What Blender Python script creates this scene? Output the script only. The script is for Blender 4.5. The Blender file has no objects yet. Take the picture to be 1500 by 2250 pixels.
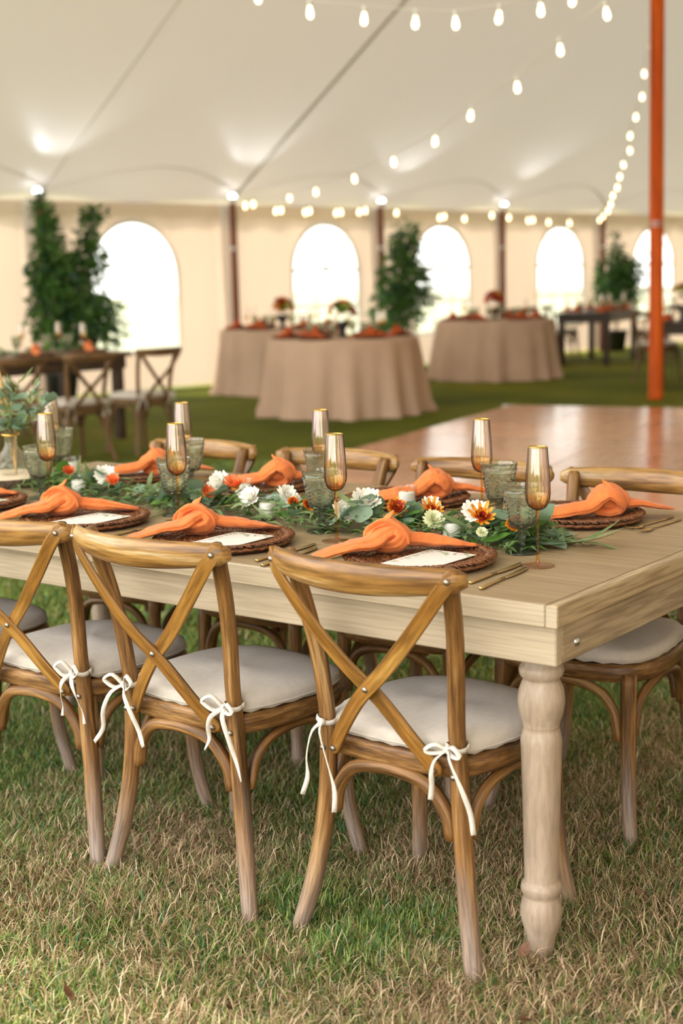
import bpy, math, random
import numpy as np
from mathutils import Vector, Matrix
R = math.radians
PI = math.pi
random.seed(7)
rng = np.random.default_rng(7)
S = bpy.context.scene
COL = S.collection

# ------------------------------------------------------------------ camera
PITCH, ROLL, YAW = 0.1641, -0.0231, 0.6490
CAM = Vector((1.2709, -2.3497, 1.3875))
fwd = Vector((-math.sin(YAW)*math.cos(PITCH), math.cos(YAW)*math.cos(PITCH), -math.sin(PITCH)))
rgt = Vector((math.cos(YAW), math.sin(YAW), 0))
upv = rgt.cross(fwd)
r2 = math.cos(ROLL)*rgt + math.sin(ROLL)*upv
u2 = -math.sin(ROLL)*rgt + math.cos(ROLL)*upv
cd = bpy.data.cameras.new('camera')
co = bpy.data.objects.new('camera', cd)
COL.objects.link(co)
m = Matrix((r2, u2, -fwd)).transposed().to_4x4()
m.translation = CAM
co.matrix_world = m
cd.sensor_fit = 'VERTICAL'
cd.sensor_height = 36.0
cd.sensor_width = 24.0
cd.lens = 3136.0/2250.0*36.0
cd.clip_end = 300
cd.dof.use_dof = True
cd.dof.focus_distance = 3.25
cd.dof.aperture_fstop = 2.6
S.camera = co

# ------------------------------------------------------------------ world, sun, exposure
W = bpy.data.worlds.new('sky')
S.world = W
W.use_nodes = True
bg = W.node_tree.nodes['Background']
bg.inputs['Color'].default_value = (1.0, 0.98, 0.95, 1)
bg.inputs['Strength'].default_value = 5.2
sd = bpy.data.lights.new('sun', 'SUN')
sd.energy = 8.0
sd.angle = R(2)
sd.color = (1.0, 0.93, 0.82)
so = bpy.data.objects.new('sun', sd)
COL.objects.link(so)
so.rotation_euler = (R(8), R(-40), 0)   # high over the left sidewall, outside it
S.view_settings.view_transform = 'Standard'
S.view_settings.look = 'None'
S.view_settings.gamma = 1
S.view_settings.use_curve_mapping = False
S.view_settings.exposure = 0.0
S.cycles.use_denoising = True
S.cycles.max_bounces = 10
S.cycles.diffuse_bounces = 5
S.cycles.glossy_bounces = 4
S.cycles.transmission_bounces = 8
S.cycles.transparent_max_bounces = 10
S.cycles.caustics_reflective = False
S.cycles.sample_clamp_indirect = 6.0

# tent frame: u along the long side wall, v inward from it
TO = Vector((-11.753, 11.675, 0))
UD = Vector((0.1410, 0.9900, 0))
VD = Vector((0.9900, -0.1410, 0))
TANG = math.atan2(UD.y, UD.x)
def T(u, v, z=0.0):
    p = TO + UD*u + VD*v
    return Vector((p.x, p.y, z))

# ------------------------------------------------------------------ materials
def new_mat(name):
    M = bpy.data.materials.new(name)
    M.use_nodes = True
    nt = M.node_tree
    return M, nt, nt.nodes['Principled BSDF'], nt.nodes['Material Output']
def N(nt, typ, **kw):
    n = nt.nodes.new(typ)
    for k, v in kw.items():
        if k.startswith('i_'):
            n.inputs[k[2:].replace('_', ' ')].default_value = v
        else:
            setattr(n, k, v)
    return n
def c4(c):
    return (c[0], c[1], c[2], 1)
def ramp(nt, stops):
    n = nt.nodes.new('ShaderNodeValToRGB')
    e = n.color_ramp.elements
    e[0].position, e[0].color = stops[0][0], c4(stops[0][1])
    e[1].position, e[1].color = stops[-1][0], c4(stops[-1][1])
    for p, c in stops[1:-1]:
        x = e.new(p)
        x.color = c4(c)
    return n
def coords(nt, scale, rand=True, out='Object'):
    tc = N(nt, 'ShaderNodeTexCoord')
    mp = N(nt, 'ShaderNodeMapping')
    mp.inputs['Scale'].default_value = scale
    nt.links.new(tc.outputs[out], mp.inputs['Vector'])
    if rand:
        oi = N(nt, 'ShaderNodeObjectInfo')
        mu = N(nt, 'ShaderNodeMath', operation='MULTIPLY')
        mu.inputs[1].default_value = 37.0
        nt.links.new(oi.outputs['Random'], mu.inputs[0])
        cx = N(nt, 'ShaderNodeCombineXYZ')
        for i in range(3):
            nt.links.new(mu.outputs[0], cx.inputs[i])
        nt.links.new(cx.outputs[0], mp.inputs['Location'])
    return mp
def simple(name, col, rough=0.5, metal=0.0, noise=0.0, nscale=20, bump=0.0, bscale=200, spec=0.5, sheen=0.0):
    M, nt, b, o = new_mat(name)
    b.inputs['Base Color'].default_value = c4(col)
    b.inputs['Roughness'].default_value = rough
    b.inputs['Metallic'].default_value = metal
    b.inputs['Specular IOR Level'].default_value = spec
    if sheen:
        b.inputs['Sheen Weight'].default_value = sheen
    if noise:
        mp = coords(nt, (1, 1, 1))
        n = N(nt, 'ShaderNodeTexNoise', i_Scale=nscale, i_Detail=4.0)
        nt.links.new(mp.outputs[0], n.inputs['Vector'])
        rp = ramp(nt, [(0.3, [x*(1-noise) for x in col]), (0.7, [min(1, x*(1+noise)) for x in col])])
        nt.links.new(n.outputs['Fac'], rp.inputs[0])
        nt.links.new(rp.outputs[0], b.inputs['Base Color'])
    if bump:
        mp2 = coords(nt, (1, 1, 1))
        n2 = N(nt, 'ShaderNodeTexNoise', i_Scale=bscale, i_Detail=3.0)
        nt.links.new(mp2.outputs[0], n2.inputs['Vector'])
        bp = N(nt, 'ShaderNodeBump', i_Strength=bump, i_Distance=0.01)
        nt.links.new(n2.outputs['Fac'], bp.inputs['Height'])
        nt.links.new(bp.outputs[0], b.inputs['Normal'])
    return M
def wood(name, stops, stretch, rough=0.5, bump=0.25, gscale=1.0, feet=None, spec=0.4, rand=True, coat=0.0, grain=0.75, swept=False):
    """streaky grain stretched along one axis; feet: worn grey colour near z = 0"""
    M, nt, b, o = new_mat(name)
    b.inputs['Roughness'].default_value = rough
    b.inputs['Specular IOR Level'].default_value = spec
    if coat:
        b.inputs['Coat Weight'].default_value = coat
        b.inputs['Coat Roughness'].default_value = 0.12
    mp = coords(nt, stretch, rand)
    mp2 = coords(nt, tuple(s*4 for s in stretch), rand)
    if swept:
        ga = N(nt, 'ShaderNodeAttribute', attribute_name='grain')
        for q in (mp, mp2):
            nt.links.new(ga.outputs['Vector'], q.inputs['Vector'])
    n = N(nt, 'ShaderNodeTexNoise', i_Scale=gscale, i_Detail=5.0, i_Roughness=0.6)
    n.inputs['Distortion'].default_value = 0.35
    nt.links.new(mp.outputs[0], n.inputs['Vector'])
    rp = ramp(nt, stops)
    nt.links.new(n.outputs['Fac'], rp.inputs[0])
    col = rp.outputs[0]
    n2 = N(nt, 'ShaderNodeTexNoise', i_Scale=gscale, i_Detail=3.0)
    nt.links.new(mp2.outputs[0], n2.inputs['Vector'])
    mx = N(nt, 'ShaderNodeMix', data_type='RGBA', blend_type='MULTIPLY')
    rp2 = ramp(nt, [(0.38, (0.5, 0.47, 0.44)), (0.58, (1, 1, 1))])
    nt.links.new(n2.outputs['Fac'], rp2.inputs[0])
    mx.inputs['Factor'].default_value = grain
    nt.links.new(col, mx.inputs['A'])
    nt.links.new(rp2.outputs[0], mx.inputs['B'])
    col = mx.outputs['Result']
    if feet is not None:
        tc = N(nt, 'ShaderNodeTexCoord')
        sx = N(nt, 'ShaderNodeSeparateXYZ')
        nt.links.new(tc.outputs['Object'], sx.inputs[0])
        ad = N(nt, 'ShaderNodeMath', operation='MULTIPLY_ADD')
        ad.inputs[1].default_value = 0.35
        nt.links.new(n.outputs['Fac'], ad.inputs[0])
        nt.links.new(sx.outputs['Z'], ad.inputs[2])
        mr = N(nt, 'ShaderNodeMapRange')
        mr.inputs['From Min'].default_value = 0.14
        mr.inputs['From Max'].default_value = 0.42
        mr.inputs['To Min'].default_value = 0.75
        mr.inputs['To Max'].default_value = 0.0
        nt.links.new(ad.outputs[0], mr.inputs['Value'])
        mx2 = N(nt, 'ShaderNodeMix', data_type='RGBA')
        nt.links.new(mr.outputs[0], mx2.inputs['Factor'])
        nt.links.new(col, mx2.inputs['A'])
        mx3 = N(nt, 'ShaderNodeMix', data_type='RGBA', blend_type='MULTIPLY')
        mx3.inputs['Factor'].default_value = 0.8
        mx3.inputs['A'].default_value = c4(feet)
        nt.links.new(rp2.outputs[0], mx3.inputs['B'])
        nt.links.new(mx3.outputs['Result'], mx2.inputs['B'])
        col = mx2.outputs['Result']
    nt.links.new(col, b.inputs['Base Color'])
    if bump:
        bp = N(nt, 'ShaderNodeBump', i_Strength=bump, i_Distance=0.004)
        nt.links.new(n2.outputs['Fac'], bp.inputs['Height'])
        nt.links.new(bp.outputs[0], b.inputs['Normal'])
    return M
def fabric(name, col, trans, tcol=None, noise=0.06, nscale=0.6):
    """tent cloth: diffuse on the near side, lets part of the daylight through"""
    M, nt, b, o = new_mat(name)
    nt.nodes.remove(b)
    d = N(nt, 'ShaderNodeBsdfDiffuse')
    t = N(nt, 'ShaderNodeBsdfTranslucent')
    g = N(nt, 'ShaderNodeBsdfGlossy')
    mp = coords(nt, (1, 1, 1), False)
    n = N(nt, 'ShaderNodeTexNoise', i_Scale=nscale, i_Detail=3.0)
    nt.links.new(mp.outputs[0], n.inputs['Vector'])
    rp = ramp(nt, [(0.3, [x*(1-noise) for x in col]), (0.7, col)])
    nt.links.new(n.outputs['Fac'], rp.inputs[0])
    nt.links.new(rp.outputs[0], d.inputs['Color'])
    t.inputs['Color'].default_value = c4(tcol or col)
    mx = N(nt, 'ShaderNodeMixShader')
    mx.inputs[0].default_value = trans
    nt.links.new(d.outputs[0], mx.inputs[1])
    nt.links.new(t.outputs[0], mx.inputs[2])
    g.inputs['Roughness'].default_value = 0.32
    m2 = N(nt, 'ShaderNodeMixShader')
    m2.inputs[0].default_value = 0.07
    nt.links.new(mx.outputs[0], m2.inputs[1])
    nt.links.new(g.outputs[0], m2.inputs[2])
    nt.links.new(m2.outputs[0], o.inputs['Surface'])
    return M
def thin_glass(name, tint, gloss_col=(1, 1, 1), fres=1.25, rough=0.02, grad=None, haze=0.0, hazecol=(1, 1, 1), bump=0.0, bscale=80, film=0.0, refr=0.0):
    """one wall of blown or pressed glass: tinted see-through plus fresnel reflection"""
    M, nt, b, o = new_mat(name)
    nt.nodes.remove(b)
    tr = N(nt, 'ShaderNodeBsdfRefraction') if refr else N(nt, 'ShaderNodeBsdfTransparent')
    if refr:
        tr.inputs['IOR'].default_value = refr
        tr.inputs['Roughness'].default_value = 0.0
    tr.inputs['Color'].default_value = c4(tint)
    if grad:
        tc = N(nt, 'ShaderNodeTexCoord')
        sx = N(nt, 'ShaderNodeSeparateXYZ')
        nt.links.new(tc.outputs['Object'], sx.inputs[0])
        mr = N(nt, 'ShaderNodeMapRange')
        mr.inputs['From Min'].default_value = 0.0
        mr.inputs['From Max'].default_value = grad[0]
        nt.links.new(sx.outputs['Z'], mr.inputs['Value'])
        rp = ramp(nt, grad[1])
        nt.links.new(mr.outputs[0], rp.inputs[0])
        nt.links.new(rp.outputs[0], tr.inputs['Color'])
    gl = N(nt, 'ShaderNodeBsdfGlossy')
    gl.inputs['Color'].default_value = c4(gloss_col)
    gl.inputs['Roughness'].default_value = rough
    # reflection grows towards the rim of the shape, the same from both sides of the wall
    fr = N(nt, 'ShaderNodeLayerWeight')
    fr.inputs['Blend'].default_value = 0.5
    pw = N(nt, 'ShaderNodeMath', operation='POWER')
    pw.inputs[1].default_value = 3.2
    nt.links.new(fr.outputs['Facing'], pw.inputs[0])
    sc_ = N(nt, 'ShaderNodeMath', operation='MULTIPLY_ADD')
    sc_.inputs[1].default_value = 0.5
    sc_.inputs[2].default_value = ((fres-1)/(fres+1))**2
    nt.links.new(pw.outputs[0], sc_.inputs[0])
    if film:
        lw = N(nt, 'ShaderNodeLayerWeight')
        lw.inputs['Blend'].default_value = 0.5
        rp3 = ramp(nt, [(0.0, (1.0, 0.9, 0.75)), (0.3, (0.95, 0.7, 0.75)), (0.55, (0.75, 0.7, 1.0)), (0.8, (0.9, 1.0, 0.85)), (1.0, (1, 0.9, 0.8))])
        nt.links.new(lw.outputs['Facing'], rp3.inputs[0])
        nt.links.new(rp3.outputs[0], gl.inputs['Color'])
    fac = sc_.outputs[0]
    if film:
        ad = N(nt, 'ShaderNodeMath', operation='ADD', use_clamp=True)
        ad.inputs[1].default_value = film
        nt.links.new(fac, ad.inputs[0])
        fac = ad.outputs[0]
    if bump:
        mp = coords(nt, (1, 1, 1), False)
        n = N(nt, 'ShaderNodeTexVoronoi', i_Scale=bscale)
        n.feature = 'SMOOTH_F1'
        nt.links.new(mp.outputs[0], n.inputs['Vector'])
        bp = N(nt, 'ShaderNodeBump', i_Strength=bump, i_Distance=0.006)
        nt.links.new(n.outputs['Distance'], bp.inputs['Height'])
        nt.links.new(bp.outputs[0], gl.inputs['Normal'])
        if refr:
            nt.links.new(bp.outputs[0], tr.inputs['Normal'])
        nt.links.new(bp.outputs[0], fr.inputs['Normal'])
    base = tr.outputs[0]
    if haze:
        df = N(nt, 'ShaderNodeBsdfTranslucent')
        df.inputs['Color'].default_value = c4(hazecol)
        d2 = N(nt, 'ShaderNodeBsdfDiffuse')
        d2.inputs['Color'].default_value = c4(hazecol)
        mh0 = N(nt, 'ShaderNodeMixShader')
        mh0.inputs[0].default_value = 0.5
        nt.links.new(df.outputs[0], mh0.inputs[1])
        nt.links.new(d2.outputs[0], mh0.inputs[2])
        mh = N(nt, 'ShaderNodeMixShader')
        mh.inputs[0].default_value = haze
        nt.links.new(base, mh.inputs[1])
        nt.links.new(mh0.outputs[0], mh.inputs[2])
        base = mh.outputs[0]
    mx = N(nt, 'ShaderNodeMixShader')
    nt.links.new(fac, mx.inputs[0])
    nt.links.new(base, mx.inputs[1])
    nt.links.new(gl.outputs[0], mx.inputs[2])
    nt.links.new(mx.outputs[0], o.inputs['Surface'])
    return M
def emit(name, col, strength):
    M, nt, b, o = new_mat(name)
    b.inputs['Base Color'].default_value = c4(col)
    b.inputs['Emission Color'].default_value = c4(col)
    b.inputs['Emission Strength'].default_value = strength
    return M

CH = [(0.30, (0.045, 0.020, 0.007)), (0.44, (0.15, 0.068, 0.018)), (0.56, (0.265, 0.128, 0.036)), (0.70, (0.41, 0.25, 0.105))]
CHD = [(0.3, (0.07, 0.036, 0.014)), (0.5, (0.18, 0.095, 0.036)), (0.75, (0.30, 0.175, 0.075))]
M_leg = wood('chair_leg_wood', CH, (55, 55, 3.2), 0.45, 0.3, feet=(0.34, 0.285, 0.245), swept=True)
M_rail = wood('chair_rail_wood', [(0.30, (0.09, 0.042, 0.014)), (0.45, (0.28, 0.135, 0.034)), (0.57, (0.40, 0.225, 0.07)), (0.70, (0.52, 0.37, 0.20))], (34, 34, 3.0), 0.33, 0.2, spec=0.5, swept=True)
M_strap = wood('chair_strap_wood', [(0.32, (0.09, 0.038, 0.007)), (0.5, (0.26, 0.115, 0.020)), (0.68, (0.40, 0.215, 0.05))], (50, 50, 3.0), 0.36, 0.22, spec=0.5, swept=True)
M_frame = wood('chair_frame_wood', [(0.3, (0.07, 0.032, 0.011)), (0.5, (0.19, 0.09, 0.027)), (0.72, (0.36, 0.20, 0.075))], (7, 7, 60), 0.38, 0.25)
M_dleg = wood('dark_chair_wood', CHD, (55, 55, 3.2), 0.5, 0.2, swept=True)
M_drk = wood('dark_table_wood', [(0.3, (0.022, 0.012, 0.007)), (0.5, (0.05, 0.028, 0.015)), (0.75, (0.1, 0.058, 0.03))], (3, 30, 30), 0.45, 0.2)
M_dtop = wood('brown_table_wood', [(0.3, (0.07, 0.035, 0.014)), (0.5, (0.15, 0.08, 0.034)), (0.75, (0.26, 0.15, 0.07))], (3, 30, 30), 0.4, 0.2)
M_ttop = wood('taupe_table_top_wood', [(0.25, (0.285, 0.200, 0.112)), (0.5, (0.335, 0.238, 0.136)), (0.78, (0.385, 0.282, 0.166))], (1.4, 30, 30), 0.44, 0.06, spec=0.35, rand=False, grain=0.35)
M_bread = wood('breadboard_wood', [(0.25, (0.36, 0.26, 0.15)), (0.5, (0.45, 0.335, 0.2)), (0.78, (0.52, 0.40, 0.26))], (34, 1.6, 34), 0.46, 0.1, spec=0.35, rand=False)
M_apron = wood('washed_apron_wood', [(0.25, (0.40, 0.315, 0.215)), (0.5, (0.455, 0.365, 0.255)), (0.78, (0.51, 0.42, 0.305))], (1.6, 40, 40), 0.5, 0.06, rand=False, grain=0.3)
M_tleg = wood('washed_leg_wood', [(0.25, (0.31, 0.235, 0.170)), (0.5, (0.385, 0.295, 0.215)), (0.78, (0.47, 0.375, 0.285))], (30, 30, 5), 0.42, 0.05, grain=0.3)
M_post = wood('varnished_post_wood', [(0.3, (0.44, 0.062, 0.006)), (0.5, (0.72, 0.120, 0.012)), (0.75, (0.82, 0.185, 0.020))], (18, 18, 0.9), 0.45, 0.08, spec=0.12, grain=.5)
M_pole = wood('side_pole_wood', [(0.3, (0.15, 0.045, 0.02)), (0.7, (0.3, 0.095, 0.042))], (18, 18, 1.5), 0.4, 0.1)
M_steel = simple('steel_bolt', (0.55, 0.55, 0.56), 0.28, 1.0)
M_nail = simple('weathered_bolt', (0.33, 0.29, 0.25), 0.4, 1.0)
M_cush = simple('cushion_linen', (0.56, 0.50, 0.43), 0.85, 0, 0.05, 60, 0.35, 900, 0.2, 0.2)
M_tie = simple('tie_cotton', (0.60, 0.55, 0.48), 0.85, 0, 0.05, 90, 0.15, 200, 0.2)
M_nap = simple('orange_linen', (0.70, 0.195, 0.055), 0.88, 0, 0.08, 30, 0.35, 55, 0.12, 0.15)
M_nap2 = simple('burnt_orange_linen', (0.52, 0.10, 0.025), 0.82, 0, 0.10, 45, 0.2, 500, 0.2)
M_gold = simple('brushed_gold', (0.62, 0.44, 0.20), 0.27, 1.0)
M_goldrim = simple('gold_rim', (0.80, 0.52, 0.14), 0.22, 1.0)
M_rat = simple('rattan_strand', (0.18, 0.064, 0.022), 0.36, 0, 0.6, 70, 0.2, 300)
M_ratb = simple('rattan_base', (0.055, 0.02, 0.01), 0.6, 0, 0.2, 80)
M_wax = simple('candle_wax', (0.86, 0.82, 0.76), 0.5)
M_cloth = simple('taupe_tablecloth', (0.50, 0.345, 0.245), 0.9, 0, 0.06, 3, 0.2, 300, 0.15)
M_cord = simple('white_cord', (0.72, 0.70, 0.66), 0.5)
M_sock = simple('white_socket', (0.78, 0.76, 0.72), 0.4)
M_bulb = emit('bulb_glow', (1.0, 0.80, 0.48), 7)
M_puck = emit('uplight_glow', (0.9, 0.93, 1.0), 7)
M_black = simple('black_plastic', (0.02, 0.02, 0.022), 0.4)
M_roof = fabric('roof_fabric', (0.80, 0.762, 0.705), 0.062, (0.88, 0.825, 0.74), 0.04, 0.5)
M_seam = fabric('seam_fabric', (0.66, 0.62, 0.55), 0.12, (0.7, 0.65, 0.55))
M_hem2 = fabric('roof_hem_fabric', (0.74, 0.70, 0.62), 0.05, (0.8, 0.75, 0.65))
M_wall = fabric('sidewall_fabric', (0.86, 0.74, 0.61), 0.19, (0.92, 0.71, 0.55), 0.06, 0.9)
M_hem = fabric('window_hem_fabric', (0.9, 0.87, 0.82), 0.4, (0.95, 0.93, 0.9))
M_vinyl = thin_glass('clear_vinyl', (0.97, 0.98, 0.98), fres=1.2, rough=0.08, haze=0.5, hazecol=(0.95, 0.96, 0.95))
AMB = [(0.0, (0.97, 0.85, 0.66)), (0.46, (0.95, 0.70, 0.36)), (0.50, (0.93, 0.62, 0.27)), (0.56, (0.975, 0.86, 0.60)), (0.63, (0.995, 0.96, 0.90)), (0.75, (1.0, 0.985, 0.975)), (1.0, (1.0, 0.99, 0.98))]
M_flute = thin_glass('amber_glass', (1, 1, 1), fres=1.25, rough=0.03, grad=(0.259, AMB), film=0.085, refr=1.33)
M_stem = thin_glass('amber_stem_glass', (0.95, 0.74, 0.44), fres=1.5, rough=0.03, gloss_col=(1, 0.85, 0.6), film=0.01)
M_foot = thin_glass('amber_foot_glass', (0.97, 0.83, 0.68), fres=1.5, rough=0.03, film=0.05)
M_gob = thin_glass('grey_green_glass', (0.88, 0.895, 0.81), fres=1.5, rough=0.05, haze=0.09, hazecol=(0.50, 0.52, 0.42), bump=0.5, bscale=95, refr=1.40)
M_gobs = thin_glass('grey_green_stem_glass', (0.52, 0.56, 0.46), fres=1.6, rough=0.04, haze=0.06, hazecol=(0.4, 0.48, 0.4))
M_clear = thin_glass('clear_glass', (0.96, 0.97, 0.96), fres=1.45, rough=0.03)
M_vase = thin_glass('bubbled_glass', (0.92, 0.92, 0.88), fres=1.4, rough=0.06, haze=0.08, hazecol=(0.8, 0.77, 0.7), bump=0.9, bscale=60)

def leaf_mat(name, a, b_, rough=0.5, trans=0.25):
    M, nt, b, o = new_mat(name)
    oi = N(nt, 'ShaderNodeObjectInfo')
    rp = ramp(nt, [(0.0, a), (1.0, b_)])
    nt.links.new(oi.outputs['Random'], rp.inputs[0])
    nt.links.new(rp.outputs[0], b.inputs['Base Color'])
    b.inputs['Roughness'].default_value = rough
    tl = N(nt, 'ShaderNodeBsdfTranslucent')
    nt.links.new(rp.outputs[0], tl.inputs['Color'])
    mx = N(nt, 'ShaderNodeMixShader')
    mx.inputs[0].default_value = trans
    nt.links.new(b.outputs[0], mx.inputs[1])
    nt.links.new(tl.outputs[0], mx.inputs[2])
    nt.links.new(mx.outputs[0], o.inputs['Surface'])
    return M
M_euc = leaf_mat('eucalyptus_leaf', (0.17, 0.27, 0.17), (0.30, 0.42, 0.30), 0.6)
M_wil = leaf_mat('willow_leaf', (0.15, 0.25, 0.08), (0.36, 0.47, 0.23), 0.5)
M_grn = leaf_mat('green_leaf', (0.06, 0.16, 0.02), (0.17, 0.33, 0.06), 0.4)
M_twig = simple('twig', (0.22, 0.18, 0.06), 0.6)
M_white = simple('white_petal', (0.88, 0.86, 0.78), 0.6, sheen=0.1)
M_cream = simple('cream_petal', (0.80, 0.82, 0.55), 0.6)
M_orange = simple('orange_petal', (0.82, 0.31, 0.015), 0.55, 0, 0.25, 60)
M_rust = simple('rust_petal', (0.42, 0.035, 0.012), 0.55, 0, 0.4, 60)
M_coral = simple('coral_petal', (0.86, 0.22, 0.07), 0.55, 0, 0.2, 60)
M_gctr = simple('green_centre', (0.55, 0.55, 0.12), 0.7)

def vcol_mat(name, rough=0.6, trans=0.3):
    M, nt, b, o = new_mat(name)
    a = N(nt, 'ShaderNodeAttribute', attribute_name='tint')
    nt.links.new(a.outputs['Color'], b.inputs['Base Color'])
    b.inputs['Roughness'].default_value = rough
    b.inputs['Specular IOR Level'].default_value = 0.3
    tl = N(nt, 'ShaderNodeBsdfTranslucent')
    nt.links.new(a.outputs['Color'], tl.inputs['Color'])
    mx = N(nt, 'ShaderNodeMixShader')
    mx.inputs[0].default_value = trans
    nt.links.new(b.outputs[0], mx.inputs[1])
    nt.links.new(tl.outputs[0], mx.inputs[2])
    nt.links.new(mx.outputs[0], o.inputs['Surface'])
    return M
M_grass = vcol_mat('grass_blade')
M_fol = vcol_mat('foliage_leaf', 0.4, 0.25)

# ------------------------------------------------------------------ mesh helpers
class MB:
    def __init__(s):
        s.v = []; s.f = []; s.k = []; s.flat = set(); s.gr = []
    def add(s, vs, fs, mi=0, flat=False, grain=None):
        o = len(s.v)
        s.v += [tuple(x) for x in vs]
        s.gr += grain if grain else [tuple(x) for x in vs]
        for f in fs:
            if flat:
                s.flat.add(len(s.f))
            s.f.append(tuple(i+o for i in f))
            s.k.append(mi)
    def box(s, c, d, rz=0.0, bev=0.0, mi=0):
        x, y, z = d[0]/2, d[1]/2, d[2]/2
        b = min(bev, x*0.9, y*0.9, z*0.9)
        ca, sa = math.cos(rz), math.sin(rz)
        pts = []
        if b <= 0:
            base = [(-x,-y,-z),(x,-y,-z),(x,y,-z),(-x,y,-z),(-x,-y,z),(x,-y,z),(x,y,z),(-x,y,z)]
            fs = [(0,3,2,1),(4,5,6,7),(0,1,5,4),(1,2,6,5),(2,3,7,6),(3,0,4,7)]
        else:
            base = []
            for zz, ins in ((-z, b), (-z+b, 0), (z-b, 0), (z, b)):
                q = [(-x+ins,-y+b if ins == 0 else -y+b),(0,0)]
                ring = []
                X, Y = x-ins, y-ins
                bb = b*(0.6 if ins else 1.0)
                ring = [(-X+bb,-Y),(X-bb,-Y),(X,-Y+bb),(X,Y-bb),(X-bb,Y),(-X+bb,Y),(-X,Y-bb),(-X,-Y+bb)]
                base += [(p[0], p[1], zz) for p in ring]
            fs = [tuple(range(7, -1, -1)), tuple(range(24, 32))]
            for r in range(3):
                for i in range(8):
                    j = (i+1) % 8
                    fs.append((r*8+i, r*8+j, r*8+8+j, r*8+8+i))
        for p in base:
            pts.append((c[0]+p[0]*ca-p[1]*sa, c[1]+p[0]*sa+p[1]*ca, c[2]+p[2]))
        s.add(pts, fs, mi, True)
    def lathe(s, prof, n=24, c=(0, 0, 0), ribs=0, ramp_=0.0, cap0=False, cap1=False, mi=0):
        vs = []
        for (r, z) in prof:
            for i in range(n):
                a = 2*PI*i/n
                rr = r*(1+ramp_*math.cos(ribs*a)) if ribs else r
                vs.append((c[0]+rr*math.cos(a), c[1]+rr*math.sin(a), c[2]+z))
        fs = []
        for k in range(len(prof)-1):
            for i in range(n):
                j = (i+1) % n
                fs.append((k*n+i, k*n+j, k*n+n+j, k*n+n+i))
        if cap0: fs.append(tuple(range(n-1, -1, -1)))
        if cap1: fs.append(tuple((len(prof)-1)*n+i for i in range(n)))
        s.add(vs, fs, mi)
    def tube(s, path, rad, n=8, sx=1.0, sy=1.0, closed=False, cap=True, upref=None, mod=None, mi=0, sq=1.0):
        """sweep an ellipse along a path; rad: number, list or list of (a, b); upref fixes the b axis"""
        P = [Vector(p) for p in path]
        K = len(P)
        vs = []
        gr = []
        run = 0.0
        prev = None
        for k in range(K):
            if k: run += (P[k]-P[k-1]).length
            if closed:
                t = P[(k+1) % K]-P[k-1]
            else:
                t = P[min(k+1, K-1)]-P[max(k-1, 0)]
            if t.length < 1e-9: t = Vector((0, 0, 1))
            t.normalize()
            if upref is not None:
                up = Vector(upref[k] if isinstance(upref, list) else upref)
            else:
                up = prev if prev is not None else (Vector((0, 0, 1)) if abs(t.z) < 0.9 else Vector((0, 1, 0)))
            b = up - t*up.dot(t)
            if b.length < 1e-6:
                b = Vector((1, 0, 0)) - t*t.x
            b.normalize()
            a = t.cross(b)
            prev = b
            rr = rad[k] if isinstance(rad, list) else rad
            ra, rb = (rr if isinstance(rr, (list, tuple)) else (rr*sx, rr*sy))
            for i in range(n):
                th = 2*PI*i/n
                q = mod(k/(K-1), th) if mod else 1.0
                ct, st = math.cos(th), math.sin(th)
                if sq != 1.0:
                    ct, st = math.copysign(abs(ct)**sq, ct), math.copysign(abs(st)**sq, st)
                vs.append(P[k]+a*(ra*q*ct)+b*(rb*q*st))
                gr.append((ra*math.cos(th), rb*math.sin(th), run+P[0].x*3))
        fs = []
        for k in range(K if closed else K-1):
            o, o2 = k*n, ((k+1) % K)*n
            for i in range(n):
                j = (i+1) % n
                fs.append((o+i, o+j, o2+j, o2+i))
        if cap and not closed:
            fs.append(tuple(range(n-1, -1, -1)))
            fs.append(tuple((K-1)*n+i for i in range(n)))
        s.add(vs, fs, mi, False, gr)
    def ribbon(s, path, w, nrm, th=0.0008, mi=0):
        """flat cotton tape with a little thickness"""
        P = [Vector(p) for p in path]
        K = len(P)
        vs = []
        for k in range(K):
            t = (P[min(k+1, K-1)]-P[max(k-1, 0)]).normalized()
            nn = Vector(nrm[k] if isinstance(nrm, list) else nrm)
            nn = nn - t*nn.dot(t)
            if nn.length < 1e-5: nn = Vector((0.3, 0.5, 0.8))
            nn.normalize()
            a = t.cross(nn)*(w/2)
            vs += [P[k]-a+nn*th, P[k]+a+nn*th, P[k]+a-nn*th, P[k]-a-nn*th]
        fs = []
        for k in range(K-1):
            o = k*4
            for i in range(4):
                j = (i+1) % 4
                fs.append((o+i, o+j, o+4+j, o+4+i))
        fs += [(3, 2, 1, 0), tuple((K-1)*4+i for i in range(4))]
        s.add(vs, fs, mi)
    def mesh(s, name, mats, smooth=True):
        me = bpy.data.meshes.new(name)
        me.from_pydata(s.v, [], s.f)
        for mm in (mats if isinstance(mats, (list, tuple)) else [mats]):
            me.materials.append(mm)
        me.polygons.foreach_set('material_index', s.k)
        me.polygons.foreach_set('use_smooth', [smooth and i not in s.flat for i in range(len(s.f))])
        at_ = me.attributes.new('grain', 'FLOAT_VECTOR', 'POINT')
        at_.data.foreach_set('vector', np.array(s.gr, np.float32).ravel())
        me.update()
        return me
def put(name, me, parent=None, loc=(0, 0, 0), rot=(0, 0, 0), scale=None):
    o = bpy.data.objects.new(name, me)
    COL.objects.link(o)
    o.location = loc
    o.rotation_euler = rot
    if scale is not None: o.scale = scale if isinstance(scale, (tuple, list)) else (scale,)*3
    if parent is not None: o.parent = parent
    return o
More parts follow.
